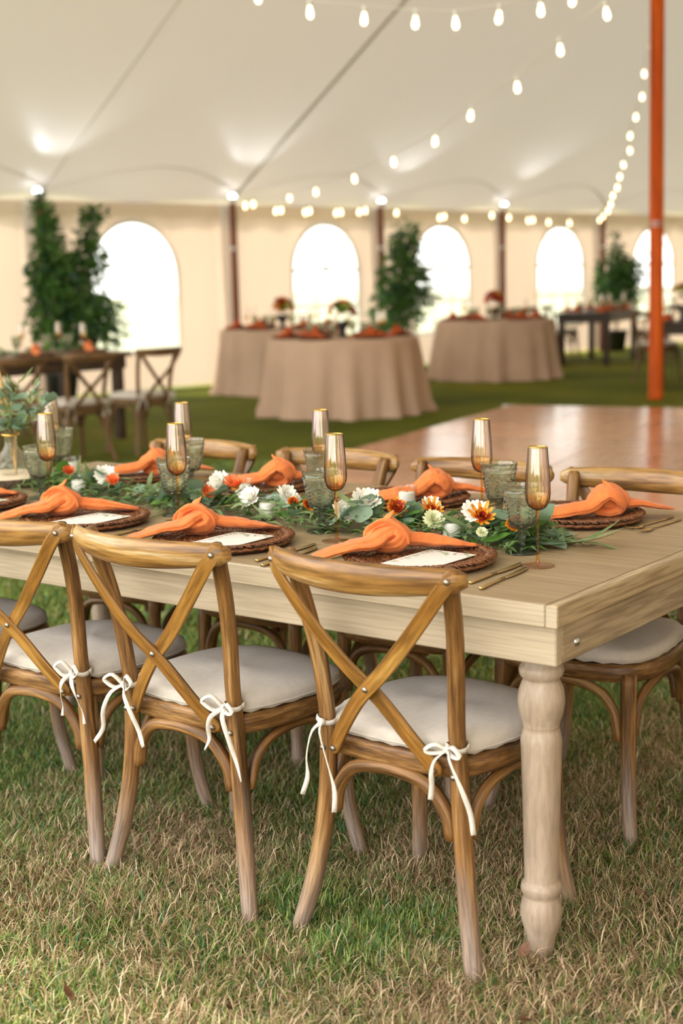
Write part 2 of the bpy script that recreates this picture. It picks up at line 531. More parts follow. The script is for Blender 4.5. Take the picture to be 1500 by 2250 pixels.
def tag(o, label=None, cat=None, group=None, kind=None):
    if label: o['label'] = label
    if cat: o['category'] = cat
    if group: o['group'] = group
    if kind: o['kind'] = kind
    return o
def thing(name, label, cat, loc=(0, 0, 0), rz=0.0, group=None):
    return tag(put(name, None, None, loc, (0, 0, rz)), label, cat, group)
KIDS = {}
def dup(root, label, loc, rz=0.0, group=None, scale=None):
    r = root.copy()
    COL.objects.link(r)
    r.location = loc
    r.rotation_euler = (0, 0, rz)
    if scale: r.scale = (scale,)*3
    r['label'] = label
    if group: r['group'] = group
    elif 'group' in r: del r['group']
    for ch in root.children:
        c = ch.copy(); COL.objects.link(c); c.parent = r
        for g in ch.children:
            d = g.copy(); COL.objects.link(d); d.parent = c
    return r
def smoothpath(pts, n):
    """Catmull-Rom through the points, n samples"""
    P = [np.array(p, float) for p in pts]
    P = [2*P[0]-P[1]]+P+[2*P[-1]-P[-2]]
    out = []
    segs = len(P)-3
    for i in range(n):
        t = i/(n-1)*segs
        k = min(int(t), segs-1)
        t -= k
        a, b, c, d = P[k:k+4]
        out.append(tuple(0.5*((2*b)+(-a+c)*t+(2*a-5*b+4*c-d)*t*t+(-a+3*b-3*c+d)*t**3)))
    return out

# ------------------------------------------------------------------ ground
def vnoise(x, y, seed=0):
    xi, yi = np.floor(x).astype(int), np.floor(y).astype(int)
    xf, yf = x-xi, y-yi
    def h(a, b):
        n = (a*374761393+b*668265263+seed*974711) & 0x7fffffff
        n = ((n ^ (n >> 13))*1274126177) & 0x7fffffff
        return ((n ^ (n >> 16)) & 0xffff)/65535.0
    sx, sy = xf*xf*(3-2*xf), yf*yf*(3-2*yf)
    return (h(xi, yi)*(1-sx)+h(xi+1, yi)*sx)*(1-sy)+(h(xi, yi+1)*(1-sx)+h(xi+1, yi+1)*sx)*sy
M_gr, nt, b, o = new_mat('lawn')
mp = coords(nt, (1, 1, 1), False)
n1 = N(nt, 'ShaderNodeTexNoise', i_Scale=0.5, i_Detail=5.0)
n2 = N(nt, 'ShaderNodeTexNoise', i_Scale=38.0, i_Detail=6.0, i_Roughness=0.7)
nt.links.new(mp.outputs[0], n1.inputs['Vector']); nt.links.new(mp.outputs[0], n2.inputs['Vector'])
ra = ramp(nt, [(0.3, (0.080, 0.112, 0.010)), (0.5, (0.145, 0.175, 0.014)), (0.7, (0.235, 0.225, 0.022))])
rb = ramp(nt, [(0.3, (0.45, 0.4, 0.35)), (0.7, (1.25, 1.2, 1.1))])
nt.links.new(n1.outputs['Fac'], ra.inputs[0]); nt.links.new(n2.outputs['Fac'], rb.inputs[0])
mx = N(nt, 'ShaderNodeMix', data_type='RGBA', blend_type='MULTIPLY')
mx.inputs['Factor'].default_value = 1.0
tc = N(nt, 'ShaderNodeTexCoord')
vm = N(nt, 'ShaderNodeVectorMath', operation='DISTANCE'); vm.inputs[1].default_value = (0.2, -0.4, 0)
nt.links.new(tc.outputs['Object'], vm.inputs[0])
n3 = N(nt, 'ShaderNodeTexNoise', i_Scale=1.3, i_Detail=4.0)
nt.links.new(mp.outputs[0], n3.inputs['Vector'])
w1 = N(nt, 'ShaderNodeMath', operation='MULTIPLY_ADD'); w1.inputs[1].default_value = 2.4
nt.links.new(n3.outputs['Fac'], w1.inputs[0]); nt.links.new(vm.outputs['Value'], w1.inputs[2])
mr = N(nt, 'ShaderNodeMapRange'); mr.inputs['From Min'].default_value = 2.6; mr.inputs['From Max'].default_value = 6.2; mr.inputs['To Min'].default_value = 1.0; mr.inputs['To Max'].default_value = 0.0
nt.links.new(w1.outputs[0], mr.inputs['Value'])
mw = N(nt, 'ShaderNodeMix', data_type='RGBA'); mw.inputs['B'].default_value = (0.17, 0.135, 0.05, 1)
nt.links.new(mr.outputs[0], mw.inputs['Factor']); nt.links.new(ra.outputs[0], mw.inputs['A'])
nt.links.new(mw.outputs['Result'], mx.inputs['A']); nt.links.new(rb.outputs[0], mx.inputs['B'])
nt.links.new(mx.outputs['Result'], b.inputs['Base Color'])
b.inputs['Roughness'].default_value = 0.9
b.inputs['Specular IOR Level'].default_value = 0.1
bp = N(nt, 'ShaderNodeBump', i_Strength=0.8, i_Distance=0.03)
nt.links.new(n2.outputs['Fac'], bp.inputs['Height']); nt.links.new(bp.outputs[0], b.inputs['Normal'])
g = MB(); g.add([(-90, -70, -.028), (90, -70, -.028), (90, 110, -.028), (-90, 110, -.028)], [(0, 1, 2, 3)])
tag(put('ground', g.mesh('ground', M_gr)), kind='structure')

# ------------------------------------------------------------------ tent
EAVE = 2.44
def roofz(v):
    return EAVE + 0.655*min(v, 16.2-v)
g = MB()
us = np.linspace(-12.6, 15.5, 116)
vs_ = np.concatenate([np.linspace(-0.12, 3, 26), np.linspace(3.3, 16.3, 40)])
POLES = [-5.25, -2.27, 0.74, 3.59, 6.44, 9.22, 12.1, -8.2, -11.2]
pv = []
for u in us:
    dmin = min(abs(u-p) for p in POLES)
    for v in vs_:
        sag = -0.10*min(dmin/1.45, 1)**2*math.exp(-max(v, 0)/0.9) + 0.05*min(dmin/1.45, 1)*math.exp(-((v-0.8)/0.5)**2)
        pv.append(T(u, v, roofz(v)+sag))
nv = len(vs_)
fs = [(i*nv+j, i*nv+j+1, (i+1)*nv+j+1, (i+1)*nv+j) for i in range(len(us)-1) for j in range(nv-1)]
g.add(pv, fs)
ceil_ = tag(put('ceiling', g.mesh('ceiling', M_roof)), kind='structure')
# seams sewn from each side pole up to the ridge
k = 0
for p in (-2.27, 0.74):
    k += 1
    g = MB()
    path = [T(p, v, roofz(v)-0.012) for v in np.linspace(0.05, 8.0, 14)]
    g.tube(path, (0.03 if p > 0 else 0.012, 0.006), 6, upref=(0, 0, 1))
    tag(put('trim_%d' % k, g.mesh('seam', M_seam if p == 0.74 else M_roof)), kind='structure')
# reinforcing hem curved between the poles, and the valance hanging outside the wall top
for a, bb in zip(sorted(POLES)[:-1], sorted(POLES)[1:]):
    k += 1
    g = MB()
    path = []
    for i in range(15):
        s = i/14
        v = 0.12+0.42*math.sin(PI*s)
        path.append(T(a+(bb-a)*s, v, roofz(v)-0.03))
    g.tube(path, (0.018, 0.005), 6, upref=(0, 0, 1))
    tag(put('trim_%d' % k, g.mesh('hem', M_hem2)), kind='structure')
g = MB()
vp = []
for i, u in enumerate(np.linspace(-12.6, 15.5, 245)):
    d = 0.13+0.05*abs(math.sin(u*PI/0.61))
    vp += [T(u, -0.12, roofz(-0.12)), T(u, -0.13, roofz(-0.12)-d)]
g.add(vp, [(2*i, 2*i+1, 2*i+3, 2*i+2) for i in range(244)])
tag(put('trim_%d' % (k+1), g.mesh('valance', M_roof)), kind='structure')

# back sidewall: hung cloth with arched window openings
WIN = [(-7.1, 0.67), (-3.95, 0.67), (-0.92, 0.69), (2.47, 0.66), (5.0, 0.66), (8.06, 0.65), (10.92, 0.66), (13.6, 0.66)]
SILL, WTOP, WALLTOP = 0.47, 2.13, 2.36
def wave(u, z):
    return 0.03*math.sin(u*9.1+0.6*math.sin(z*2))*(0.35+0.35*math.sin(u*1.7)) + 0.015*math.sin(u*3.7+z*1.5)
def wtop(du, r):
    return WTOP - r + math.sqrt(max(r*r-du*du, 0))
g = MB()
cols = sorted(set(np.round(np.concatenate([np.linspace(-15, 15.5, 260)] + [np.linspace(c-r, c+r, 25) for c, r in WIN]), 4)))
def strip(u0, u1, z0a, z0b, z1a, z1b, n=7):
    P = []
    for s in np.linspace(0, 1, n):
        za, zb = z0a+(z1a-z0a)*s, z0b+(z1b-z0b)*s
        P += [T(u0, wave(u0, za), za), T(u1, wave(u1, zb), zb)]
    g.add(P, [(2*i, 2*i+1, 2*i+3, 2*i+2) for i in range(n-1)])
for u0, u1 in zip(cols[:-1], cols[1:]):
    um = (u0+u1)/2
    w = [x for x in WIN if abs(um-x[0]) < x[1]]
    if w:
        c, r = w[0]
        strip(u0, u1, 0.0, 0.0, SILL, SILL, 4)
        strip(u0, u1, wtop(u0-c, r), wtop(u1-c, r), WALLTOP, WALLTOP, 3)
    else:
        strip(u0, u1, 0.0, 0.0, WALLTOP, WALLTOP)
tag(put('wall_back', g.mesh('wall_back', M_wall)), kind='structure')
for i, (c, r) in enumerate(WIN):
    root = tag(put('window_%d' % (i+1), None, None, T(c, 0.0, 0)), kind='structure')
    root.rotation_euler = (0, 0, math.atan2(UD.y, UD.x))   # local x along the wall, -y inward
    out = [(-r, SILL)]+[(-r*math.cos(a), WTOP-r+r*math.sin(a)) for a in np.linspace(0, PI, 25)]+[(r, SILL)]
    g = MB()
    g.tube([(x, 0, z) for x, z in out], (0.012, 0.035), 6, closed=True, upref=None, cap=False)
    put('window_frame', g.mesh('window_frame', M_hem), root)
    g = MB()
    g.add([(x, 0.01, z) for x, z in out], [tuple(range(len(out)))])
    put('pane', g.mesh('pane', M_vinyl, False), root)
    if i >= 3:
        g = MB()
        for x in ((-r/3, r/3) if i < 5 else (-r*0.34, r*0.34)):
            g.box((x, 0, (SILL+WTOP-r)/2), (0.035, 0.012, WTOP-r-SILL))
        g.box((0, 0, WTOP-r), (2*r, 0.012, 0.06))
        g.box((0, 0, SILL+(WTOP-r-SILL)*0.5), (2*r, 0.012, 0.045))
        for a in (R(45), R(90), R(135)):
            g.tube([(0, 0, WTOP-r), (r*math.cos(a), 0, WTOP-r+r*math.sin(a))], 0.017, 4)
        put('muntin', g.mesh('muntin', M_hem), root)
# pale overlap flaps laced down the sidewall beside the poles
for q, u in enumerate((-2.55, 0.52, 3.36, 6.22, 8.98)):
    g = MB()
    P = []
    for z in np.linspace(0.0, WALLTOP, 8):
        for du in (0, .10, .20):
            P.append(T(u+du, .045+.02*math.sin(du*31+z*2)+wave(u+du, z), z))
    g.add(P, [(i*3+j, i*3+j+1, i*3+j+4, i*3+j+3) for i in range(7) for j in (0, 1)])
    tag(put('trim_%d' % (k+2+q), g.mesh('flap', M_hem)), kind='structure')
# unseen end wall and other long side, added to block light
def plainwall(name, a, bb):
    g = MB()
    P = []
    n = 60
    for i in range(n+1):
        s = i/n
        u = a[0]+(bb[0]-a[0])*s; v = a[1]+(bb[1]-a[1])*s
        w = 0.03*math.sin(i*1.9)
        top = roofz(min(v, 16.2-v)) if a[0] == bb[0] else EAVE-0.05
        P += [T(u+w*(a[0] == bb[0]), v+w*(a[0] != bb[0]), 0.02), T(u+w*(a[0] == bb[0]), v+w*(a[0] != bb[0]), top)]
    g.add(P, [(2*i, 2*i+1, 2*i+3, 2*i+2) for i in range(n)])
    tag(put(name, g.mesh(name, M_wall)), kind='structure')
plainwall('wall_far_light_block', (15.4, 0), (15.4, 16.2))
plainwall('wall_right_light_block', (-12.4, 16.2), (15.4, 16.2))  # out of view, drawn forward to dim light on the table end

# wooden side poles with a strap, and the big quarter pole
ORD = ['first', 'second', 'third', 'fourth', 'fifth']
PLAB = {-2.27: 'slim reddish side pole rising out of the left climbing plant', 0.74: 'slim reddish side pole behind the hindmost round table', 3.59: 'slim reddish side pole beside the bushy plant between two arched windows', 6.44: 'slim reddish side pole behind the farthest round table', 9.22: 'slim reddish side pole above the low bushy plant at the dark tables'}
def pole_mesh(r, h, mat, name):
    g = MB()
    g.lathe([(r*1.05, 0), (r*1.05, 0.03), (r, 0.05), (r*0.97, h*0.5), (r*0.92, h-0.05), (r*0.5, h)], 20, cap0=True, cap1=True)
    return g.mesh(name, mat)
spm = pole_mesh(0.05, 2.43, M_pole, 'pole')
g = MB(); g.lathe([(0.056, 1.78), (0.058, 1.79), (0.058, 1.82), (0.056, 1.83)], 16)
strapm = g.mesh('strap_ring', M_hem)
g = MB(); g.lathe([(0.012, 2.40), (0.012, 2.46), (0.0, 2.47)], 10); pinm = g.mesh('steel_pin', M_steel)
for u, lab in PLAB.items():
    t = thing('side_pole', lab, 'pole', T(u-.10, 0.13, -.03))
    put('shaft', spm, t); put('strap_ring', strapm, t); put('steel_pin', pinm, t)
t = thing('tent_pole', 'thick glossy orange varnished wooden tent pole standing behind the dance floor', 'pole', (-5.401, 12.182, -.03))
t.rotation_euler = (R(0.55), R(-0.3), 0)
put('shaft', pole_mesh(0.079, 6.2, M_post, 'post_shaft'), t)
g = MB()
for z in (1.86, 1.9): g.lathe([(0.081, z), (0.083, z+.004), (0.083, z+.012), (0.081, z+.016)], 24)
put('wire_ring', g.mesh('wire_ring', M_steel), t)

# uplights clamped at the pole tops
for i, (u, lab) in enumerate([(-2.27, 'white uplight clamped on the side pole in the left plant'), (0.74, 'white uplight clamped atop the pole behind the hindmost round table'), (3.59, 'white uplight clamped atop the pole by the bushy plant'), (6.44, 'white uplight clamped atop the pole behind the farthest round table')]):
    t = thing('uplight', lab, 'light', T(u-0.19, 0.24, 2.36))
    g = MB(); g.lathe([(0.0, 0.0), (0.04, 0.0), (0.052, 0.03), (0.052, 0.07)], 16, cap0=True); put('housing', g.mesh('housing', M_sock), t)
    g = MB(); g.lathe([(0.05, 0.07), (0.048, 0.095), (0.03, 0.12), (0.0, 0.128)], 16); put('lens', g.mesh('lens', M_puck), t)
    g = MB(); g.tube([(0.045, 0.02, 0.03), (0.09, 0.03, 0.03), (0.09, -0.06, 0.03)], 0.008, 6); put('clamp', g.mesh('clamp', M_sock), t)
    ld = bpy.data.lights.new('uplight_lamp', 'SPOT'); ld.energy = 22; ld.color = (0.95, 0.97, 1.0); ld.spot_size = R(95); ld.spot_blend = 0.9; ld.shadow_soft_size = 0.05
    lo = bpy.data.objects.new('uplight_lamp', ld); COL.objects.link(lo)
    lo.location = T(u-0.05, 0.55, 2.38)
    dv = (VD*1.0+Vector((0, 0, 0.85))+UD*(-0.25)).normalized()
    lo.rotation_euler = dv.to_track_quat('-Z', 'Y').to_euler()

# ------------------------------------------------------------------ string lights
g = MB(); g.lathe([(0.012, 0), (0.0125, -0.012), (0.018, -0.035), (0.0225, -0.055), (0.022, -0.072), (0.014, -0.088), (0.0, -0.094)], 14); bulbm = g.mesh('bulb', M_bulb)
g = MB(); g.lathe([(0.006, 0.058), (0.014, 0.05), (0.016, 0.02), (0.0145, 0.0), (0.012, -0.004)], 12, cap0=True); sockm = g.mesh('socket', M_sock)
def strand(label, pts, drop=0.07, cr=0.005, scale=1.0, tilt=0.0):
    t = thing('string_light', label, 'string light', pts[0])
    o = Vector(pts[0])
    g = MB()
    anch = [Vector(p)-o+Vector((0, 0, drop)) for p in pts]
    g.tube(smoothpath(anch, 6*len(anch)), cr, 6)
    put('cord', g.mesh('cord', M_cord), t)
    for p in pts:
        s = put('bulb', bulbm, t, Vector(p)-o+Vector((0, 0, 0.03)), (random.uniform(-.12, .12)+tilt, random.uniform(-.15, .15), 0), scale)
        put('socket', sockm, s)
SA = [(-5.06,4.70,3.29), (-4.78,4.87,3.14), (-4.51,5.06,3.04), (-4.23,5.26,2.99), (-3.97,5.45,2.96), (-3.77,5.60,2.95), (-3.55,5.77,2.98), (-3.35,5.94,3.02), (-3.19,6.07,3.08), (-3.01,6.22,3.16)]
SB = [(-3.16,6.46,3.04), (-3.69,6.82,2.91), (-4.28,7.25,2.75), (-4.98,7.73,2.64), (-5.73,8.35,2.53), (-6.67,9.06,2.45), (-7.78,9.93,2.39), (-9.12,11.00,2.36), (-10.69,12.45,2.41)]
SC = [(-6.05,13.36,3.91), (-6.29,13.68,3.65), (-6.49,14.06,3.44), (-6.75,14.44,3.25), (-7.02,14.85,3.07), (-7.26,15.33,2.93), (-7.58,15.79,2.79), (-7.88,16.32,2.67), (-8.20,16.89,2.56), (-8.56,17.48,2.48), (-8.92,18.13,2.39), (-9.32,18.83,2.32), (-9.77,19.57,2.27), (-10.25,20.38,2.24)]
SW = [(-11.31,12.29,2.34), (-11.29,12.43,2.36), (-11.23,12.83,2.28), (-11.22,12.93,2.29), (-11.16,13.36,2.27), (-11.15,13.46,2.29), (-11.07,13.96,2.27), (-11.06,14.05,2.28), (-11.01,14.43,2.29), (-10.99,14.54,2.31), (-10.90,15.20,2.29), (-10.76,16.14,2.23), (-10.75,16.25,2.25), (-10.68,16.71,2.22), (-10.59,17.37,2.28), (-10.53,17.80,2.25), (-10.46,18.28,2.21), (-10.44,18.40,2.22), (-10.38,18.82,2.19), (-10.30,19.38,2.18)]
strand('string of clear teardrop bulbs swagged across the very top', SA, scale=.85)
strand('string of clear teardrop bulbs sloping down from upper right across the ceiling', SB, scale=.85)
strand('string of bulbs running steeply down beside the thick orange pole', SC, scale=.85)
strand('string of glowing bulbs along the top of the windowed sidewall', SW, 0.05, scale=.9)

# ------------------------------------------------------------------ dance floor
D0 = Vector((-6.424, 10.70, 0)); E1 = Vector((0.197, -0.980, 0)); E2 = Vector((0.980, 0.197, 0))
M_df, nt, b, o = new_mat('parquet')
mp = coords(nt, (2.2, 26, 1))
n = N(nt, 'ShaderNodeTexNoise', i_Scale=1.0, i_Detail=4.0)
nt.links.new(mp.outputs[0], n.inputs['Vector'])
oi = N(nt, 'ShaderNodeObjectInfo')
rp = ramp(nt, [(0.3, (0.46, 0.20, 0.10)), (0.7, (0.62, 0.31, 0.17))])
nt.links.new(n.outputs['Fac'], rp.inputs[0])
hs = N(nt, 'ShaderNodeHueSaturation')
ma = N(nt, 'ShaderNodeMapRange'); ma.inputs['To Min'].default_value = 0.88; ma.inputs['To Max'].default_value = 1.12
nt.links.new(oi.outputs['Random'], ma.inputs['Value']); nt.links.new(ma.outputs[0], hs.inputs['Value'])
nt.links.new(rp.outputs[0], hs.inputs['Color']); nt.links.new(hs.outputs[0], b.inputs['Base Color'])
b.inputs['Roughness'].default_value = 0.19
b.inputs['Specular IOR Level'].default_value = 0.75
t = thing('dance_floor', 'glossy reddish wood parquet dance floor behind the long table', 'dance floor', D0+Vector((0, 0, -.026)), math.atan2(E1.y, E1.x))
g = MB(); g.box((0, 0, 0.0175), (0.905, 0.905, 0.035), bev=0.004); panm = g.mesh('panel', M_df)
NX, NY = 8, 7
for i in range(NX):
    for j in range(NY):
        put('panel', panm, t, (0.1+0.455+0.91*i, 0.1+0.455+0.91*j, 0.004+0.0008*((i*7+j*3) % 4)), (0, 0, PI/2*((i+j) % 2)))
M_edge = simple('edge_ramp_metal', (0.62, 0.55, 0.48), 0.35, 0.3)
def ramp_mesh(L):
    g = MB(); g.add([(0, 0, 0.002), (L, 0, 0.002), (L, 0.1, 0.038), (0, 0.1, 0.038), (L, 0.1, 0), (0, 0.1, 0)], [(0, 1, 2, 3), (3, 2, 4, 5), (1, 4, 2), (0, 3, 5), (0, 5, 4, 1)], 0, True)
    return g.mesh('edge_ramp', M_edge, False)
put('edge_ramp', ramp_mesh(0.91*NX+0.2), t)
e = put('edge_ramp', ramp_mesh(0.91*NY+0.1), t, (0, 0.1+0.91*NY, 0), (0, 0, -PI/2))

# ------------------------------------------------------------------ main farm table
tab = thing('farm_table', 'long taupe farm table with white-washed apron and turned legs on the grass', 'table', (0, 0, 0))
TL, TW, TH, TT = 2.44, 1.12, 0.76, 0.045
bw = 0.026
# tabletop of five boards with fine joints, closed by a breadboard end at each side
nb = 5
for i in range(nb):
    g = MB(); w = TW/nb
    g.box((-TL/2, w*(i+.5), TH-TT/2), (TL-2*bw-0.0012, w-0.0003, TT-0.0001*(i % 2)), bev=0.0007)
    put('plank', g.mesh('plank', [M_ttop]), tab)
g = MB(); g.box((-TL/2, 0.004, TH-TT/2-0.0005), (TL-2*bw-.0012, 0.010, TT-0.0008), bev=0.002)
put('front_edging', g.mesh('front_edging', M_apron), tab, (0, -0.006, 0))
for x in (-bw/2, -TL+bw/2):
    g = MB(); g.box((x, TW/2, TH-TT/2), (bw, TW+0.006, TT), bev=0.003)
    put('breadboard_end', g.mesh('breadboard_end', M_bread), tab)
    g = MB(); g.box((x, -.0035, TH-TT/2-.0005), (bw-.001, .005, TT-.002), bev=.0012)
    put('front_edging', g.mesh('front_edging', M_apron), tab)
AB, AT = 0.634, TH-TT
I = 0.012
def board(c, d, mat=M_apron):
    g = MB(); g.box(c, d, bev=0.003)
    return put('apron', g.mesh('apron', mat), tab)
M_apend = wood('washed_apron_end_wood', [(0.25, (0.33, 0.245, 0.155)), (0.5, (0.385, 0.29, 0.19)), (0.78, (0.44, 0.345, 0.235))], (26, 1.6, 26), 0.5, 0.1, rand=False)
board((-TL/2, I+0.0125, (AB+AT)/2), (TL-2*I, 0.025, AT-AB))
board((-TL/2, TW-I-0.0125, (AB+AT)/2), (TL-2*I, 0.025, AT-AB))
board((-I-0.0125, TW/2, (AB+AT)/2), (0.025, TW-2*I-0.051, AT-AB-0.001), M_apend)
board((-TL+I+0.0125, TW/2, (AB+AT)/2), (0.025, TW-2*I-0.051, AT-AB-0.001), M_apend)
prof = [(0.0245, -0.03), (0.026, 0.0), (0.0275, 0.006), (0.030, 0.030), (0.0345, 0.042), (0.041, 0.064), (0.0438, 0.084), (0.041, 0.104), (0.0365, 0.117), (0.0365, 0.121), (0.0405, 0.127), (0.0425, 0.137), (0.041, 0.146), (0.0355, 0.151), (0.0345, 0.154),
        (0.036, 0.22), (0.0395, 0.36), (0.0415, 0.435), (0.0425, 0.452), (0.0405, 0.462), (0.0375, 0.473), (0.0362, 0.480), (0.0375, 0.482), (0.0375, 0.486), (0.0385, 0.492), (0.0440, 0.508), (0.0475, 0.528), (0.0478, 0.540), (0.0455, 0.558), (0.0395, 0.574), (0.0362, 0.580),
        (0.0375, 0.582), (0.043, 0.588), (0.0458, 0.598), (0.044, 0.607), (0.0395, 0.611), (0.0395, 0.614), (0.0365, 0.618), (0.0385, 0.634), (0.0385, 0.705)]
g = MB(); g.lathe(prof, 40, cap0=True, cap1=True); legm = g.mesh('leg', M_tleg)
for x in (-0.092, -TL+0.092):
    for y in (0.098, TW-0.098):
        put('leg', legm, tab, (x, y, 0))
g = MB(); g.lathe([(0.0, 0.006), (0.006, 0.005), (0.0095, 0.001), (0.0095, -0.004)], 14); bm_ = g.mesh('bolt', M_steel)
for y in (0.095, TW-0.095):
    put('bolt', bm_, tab, (-I, y, 0.668), (0, R(90), 0))
    put('bolt', bm_, tab, (-TL+I, y, 0.668), (0, R(-90), 0))

# ------------------------------------------------------------------ cross-back chair
GZ = -.028   # soil level: the furniture feet sink between the blades
PZ = [GZ, 0, .05, .10, .20, .30, .40, .45, .50, .60, .70, .78, .832]
PH = [.229, .222, .210, .199, .183, .172, .1665, .166, .1665, .174, .185, .193, .198]
PY = [-.206, -.200, -.190, -.181, -.168, -.163, -.163, -.165, -.170, -.181, -.201, -.224, -.240]
def post_at(z):
    return float(np.interp(z, PZ, PH)), float(np.interp(z, PZ, PY))
def leg_back(sgn):
    zs = np.linspace(0, .815, 26)
    path = smoothpath([(sgn*h, y, z) for z, h, y in zip(PZ, PH, PY)], 34)
    g = MB()
    r = [0.0180+0.0025*math.sin(PI*min(1, i/20)) for i in range(33)]+[0.014]
    g.tube(path, r, 12)
    return g
def leg_front(sgn):
    g = MB()
    path = smoothpath([(sgn*.211, .228, GZ), (sgn*.205, .222, 0), (sgn*.19, .205, .10), (sgn*.183, .195, .22), (sgn*.18, .19, .32), (sgn*.178, .185, .405)], 16)
    g.tube(path, [0.0165+0.0045*i/15 for i in range(16)], 12)
    return g
def seat_outline(k=1.0, n=56):
    """D-shaped bentwood hoop: straight-ish back between the posts, round front corners"""
    pts = [(-.150, -.165), (-.075, -.178), (0, -.181), (.075, -.178), (.150, -.165), (.185, -.13), (.207, -.05), (.216, .04), (.214, .12), (.19, .185), (.13, .218), (.06, .227), (0, .229), (-.06, .227), (-.13, .218), (-.19, .185), (-.214, .12), (-.216, .04), (-.207, -.05), (-.185, -.13)]
    P = [np.array(p) for p in pts]
    out = []
    m_ = len(P)
    for i in range(n):
        t = i/n*m_
        q = int(t); t -= q
        a, b_, c, d = P[(q-1) % m_], P[q % m_], P[(q+1) % m_], P[(q+2) % m_]
        x = 0.5*((2*b_)+(-a+c)*t+(2*a-5*b_+4*c-d)*t*t+(-a+3*b_-3*c+d)*t**3)
        out.append((x[0]*k, (x[1]-0.02)*k+0.02))
    return out
def chair_parts(flip=False):
    parts = []
    g = MB()
    ol = seat_outline()
    n = len(ol)
    inn = seat_outline(0.86)
    z0, z1 = .385, .428
    V = []
    for (x, y), (a, b_) in zip(ol, inn):
        V += [(x*.985, y*.985, z0), (x, y, z0+.008), (x, y, z1-.008), (x*.985, y*.985, z1), (a, b_, z1), (a, b_, z0)]
    F = []
    for i in range(n):
        j = (i+1) % n
        for q in range(6):
            F.append((i*6+q, j*6+q, j*6+(q+1) % 6, i*6+(q+1) % 6))
    g.add(V, F)
    # woven panel closing the hoop
    g.add([(a, b_, z1-.01) for a, b_ in inn], [tuple(range(n))], 0, True)
    parts.append(('seat_frame', g))
    # top rail: bent, bulging behind the posts
    g = MB()
    path, rad = [], []
    for i in range(25):
        s = -1+2*i/24
        path.append((s*.243, -.242-.074*(1-s*s), .816-.006*(1-s*s)))
        e = min(1, (1-abs(s))/.10)
        e = math.sqrt(max(e, 0.0)*(2-max(e, 0)))
        rad.append((.0165*(.5+.5*e), (.0235+.0105*(1-s*s))*(.55+.45*e)))
    g.tube(path, rad, 14, upref=(0, -.18, 1))
    parts.append(('top_rail', g))
    # flat crossing straps, bolted to the rail ends and the seat hoop
    for sgn, off in (((-1, 0.0), (1, -.0095)) if flip else ((1, 0.0), (-1, -.0095))):
        g = MB()
        pts = [(sgn*.226, -.262, .838), (sgn*.216, -.270, .814), (sgn*.196, -.276, .785), (sgn*.130, -.266+off*.5, .70), (sgn*.052, -.248+off, .612), (-sgn*.02, -.229+off, .545), (-sgn*.085, -.209+off*.6, .465), (-sgn*.122, -.192+off*.2, .415), (-sgn*.134, -.188+off*.2, .395)]
        pa = smoothpath(pts, 26)
        ra = []
        for i in range(26):
            e = min(1, min(i, 25-i)/1.6)
            ra.append((.0165*(.55+.45*e), .0043))
        g.tube(pa, ra, 16, sq=.3, upref=[(sgn*max(-.25, .75-1.6*i/25), -1, -.18) for i in range(26)])
        parts.append(('back_strap', g))
    # hoop braces under the seat: rear, front and both sides
    def hoop(pts, r):
        g = MB(); g.tube(smoothpath(pts, 22), r, 10)
        parts.append(('hoop_brace', g))
    hoop([(-.150, -.165, .255), (-.138, -.166, .31), (-.095, -.170, .362), (-.03, -.172, .377), (.03, -.172, .377), (.095, -.170, .362), (.138, -.166, .31), (.150, -.165, .255)], .0150)
    hoop([(-.158, .20, .235), (-.145, .20, .31), (-.10, .203, .36), (0, .206, .376), (.10, .203, .36), (.145, .20, .31), (.158, .20, .235)], .0125)
    for sgn in (-1, 1):
        hoop([(sgn*.176, -.135, .255), (sgn*.178, -.115, .32), (sgn*.186, -.07, .36), (sgn*.192, .01, .374), (sgn*.19, .08, .362), (sgn*.182, .138, .32), (sgn*.18, .162, .245)], .0125)
    return parts
CPM = {'seat_frame': M_frame, 'top_rail': M_rail, 'back_strap': M_strap, 'hoop_brace': M_leg}
def cushion_mesh():
    g = MB()
    n = 56
    ol = seat_outline(0.985, n)
    rings = [(0.90, .429), (0.985, .432), (1.0, .440), (1.0, .452), (0.985, .461), (0.93, .469), (0.8, .475), (0.6, .479), (0.35, .481), (0.12, .4815)]
    V = []
    for k_, z in rings:
        for i, (x, y) in enumerate(ol):
            # notched at the back corners for the ties
            V.append((x*k_, (y-.02)*k_+.02, z+0.003*math.sin(3*i)*(k_ > .97)+.004*math.sin(x*14+y*9)*(k_ < .95)))
    F = [(r*n+i, r*n+(i+1) % n, (r+1)*n+(i+1) % n, (r+1)*n+i) for r in range(len(rings)-1) for i in range(n)]
    F.append(tuple(range(n-1, -1, -1)))
    F.append(tuple((len(rings)-1)*n+i for i in range(n)))
    g.add(V, F)
    # piping around the middle of the border
    g.tube([(x*1.003, (y-.02)*1.003+.02, .4405) for x, y in ol], .0022, 5, closed=True)
    return g.mesh('seat_cushion', M_cush)
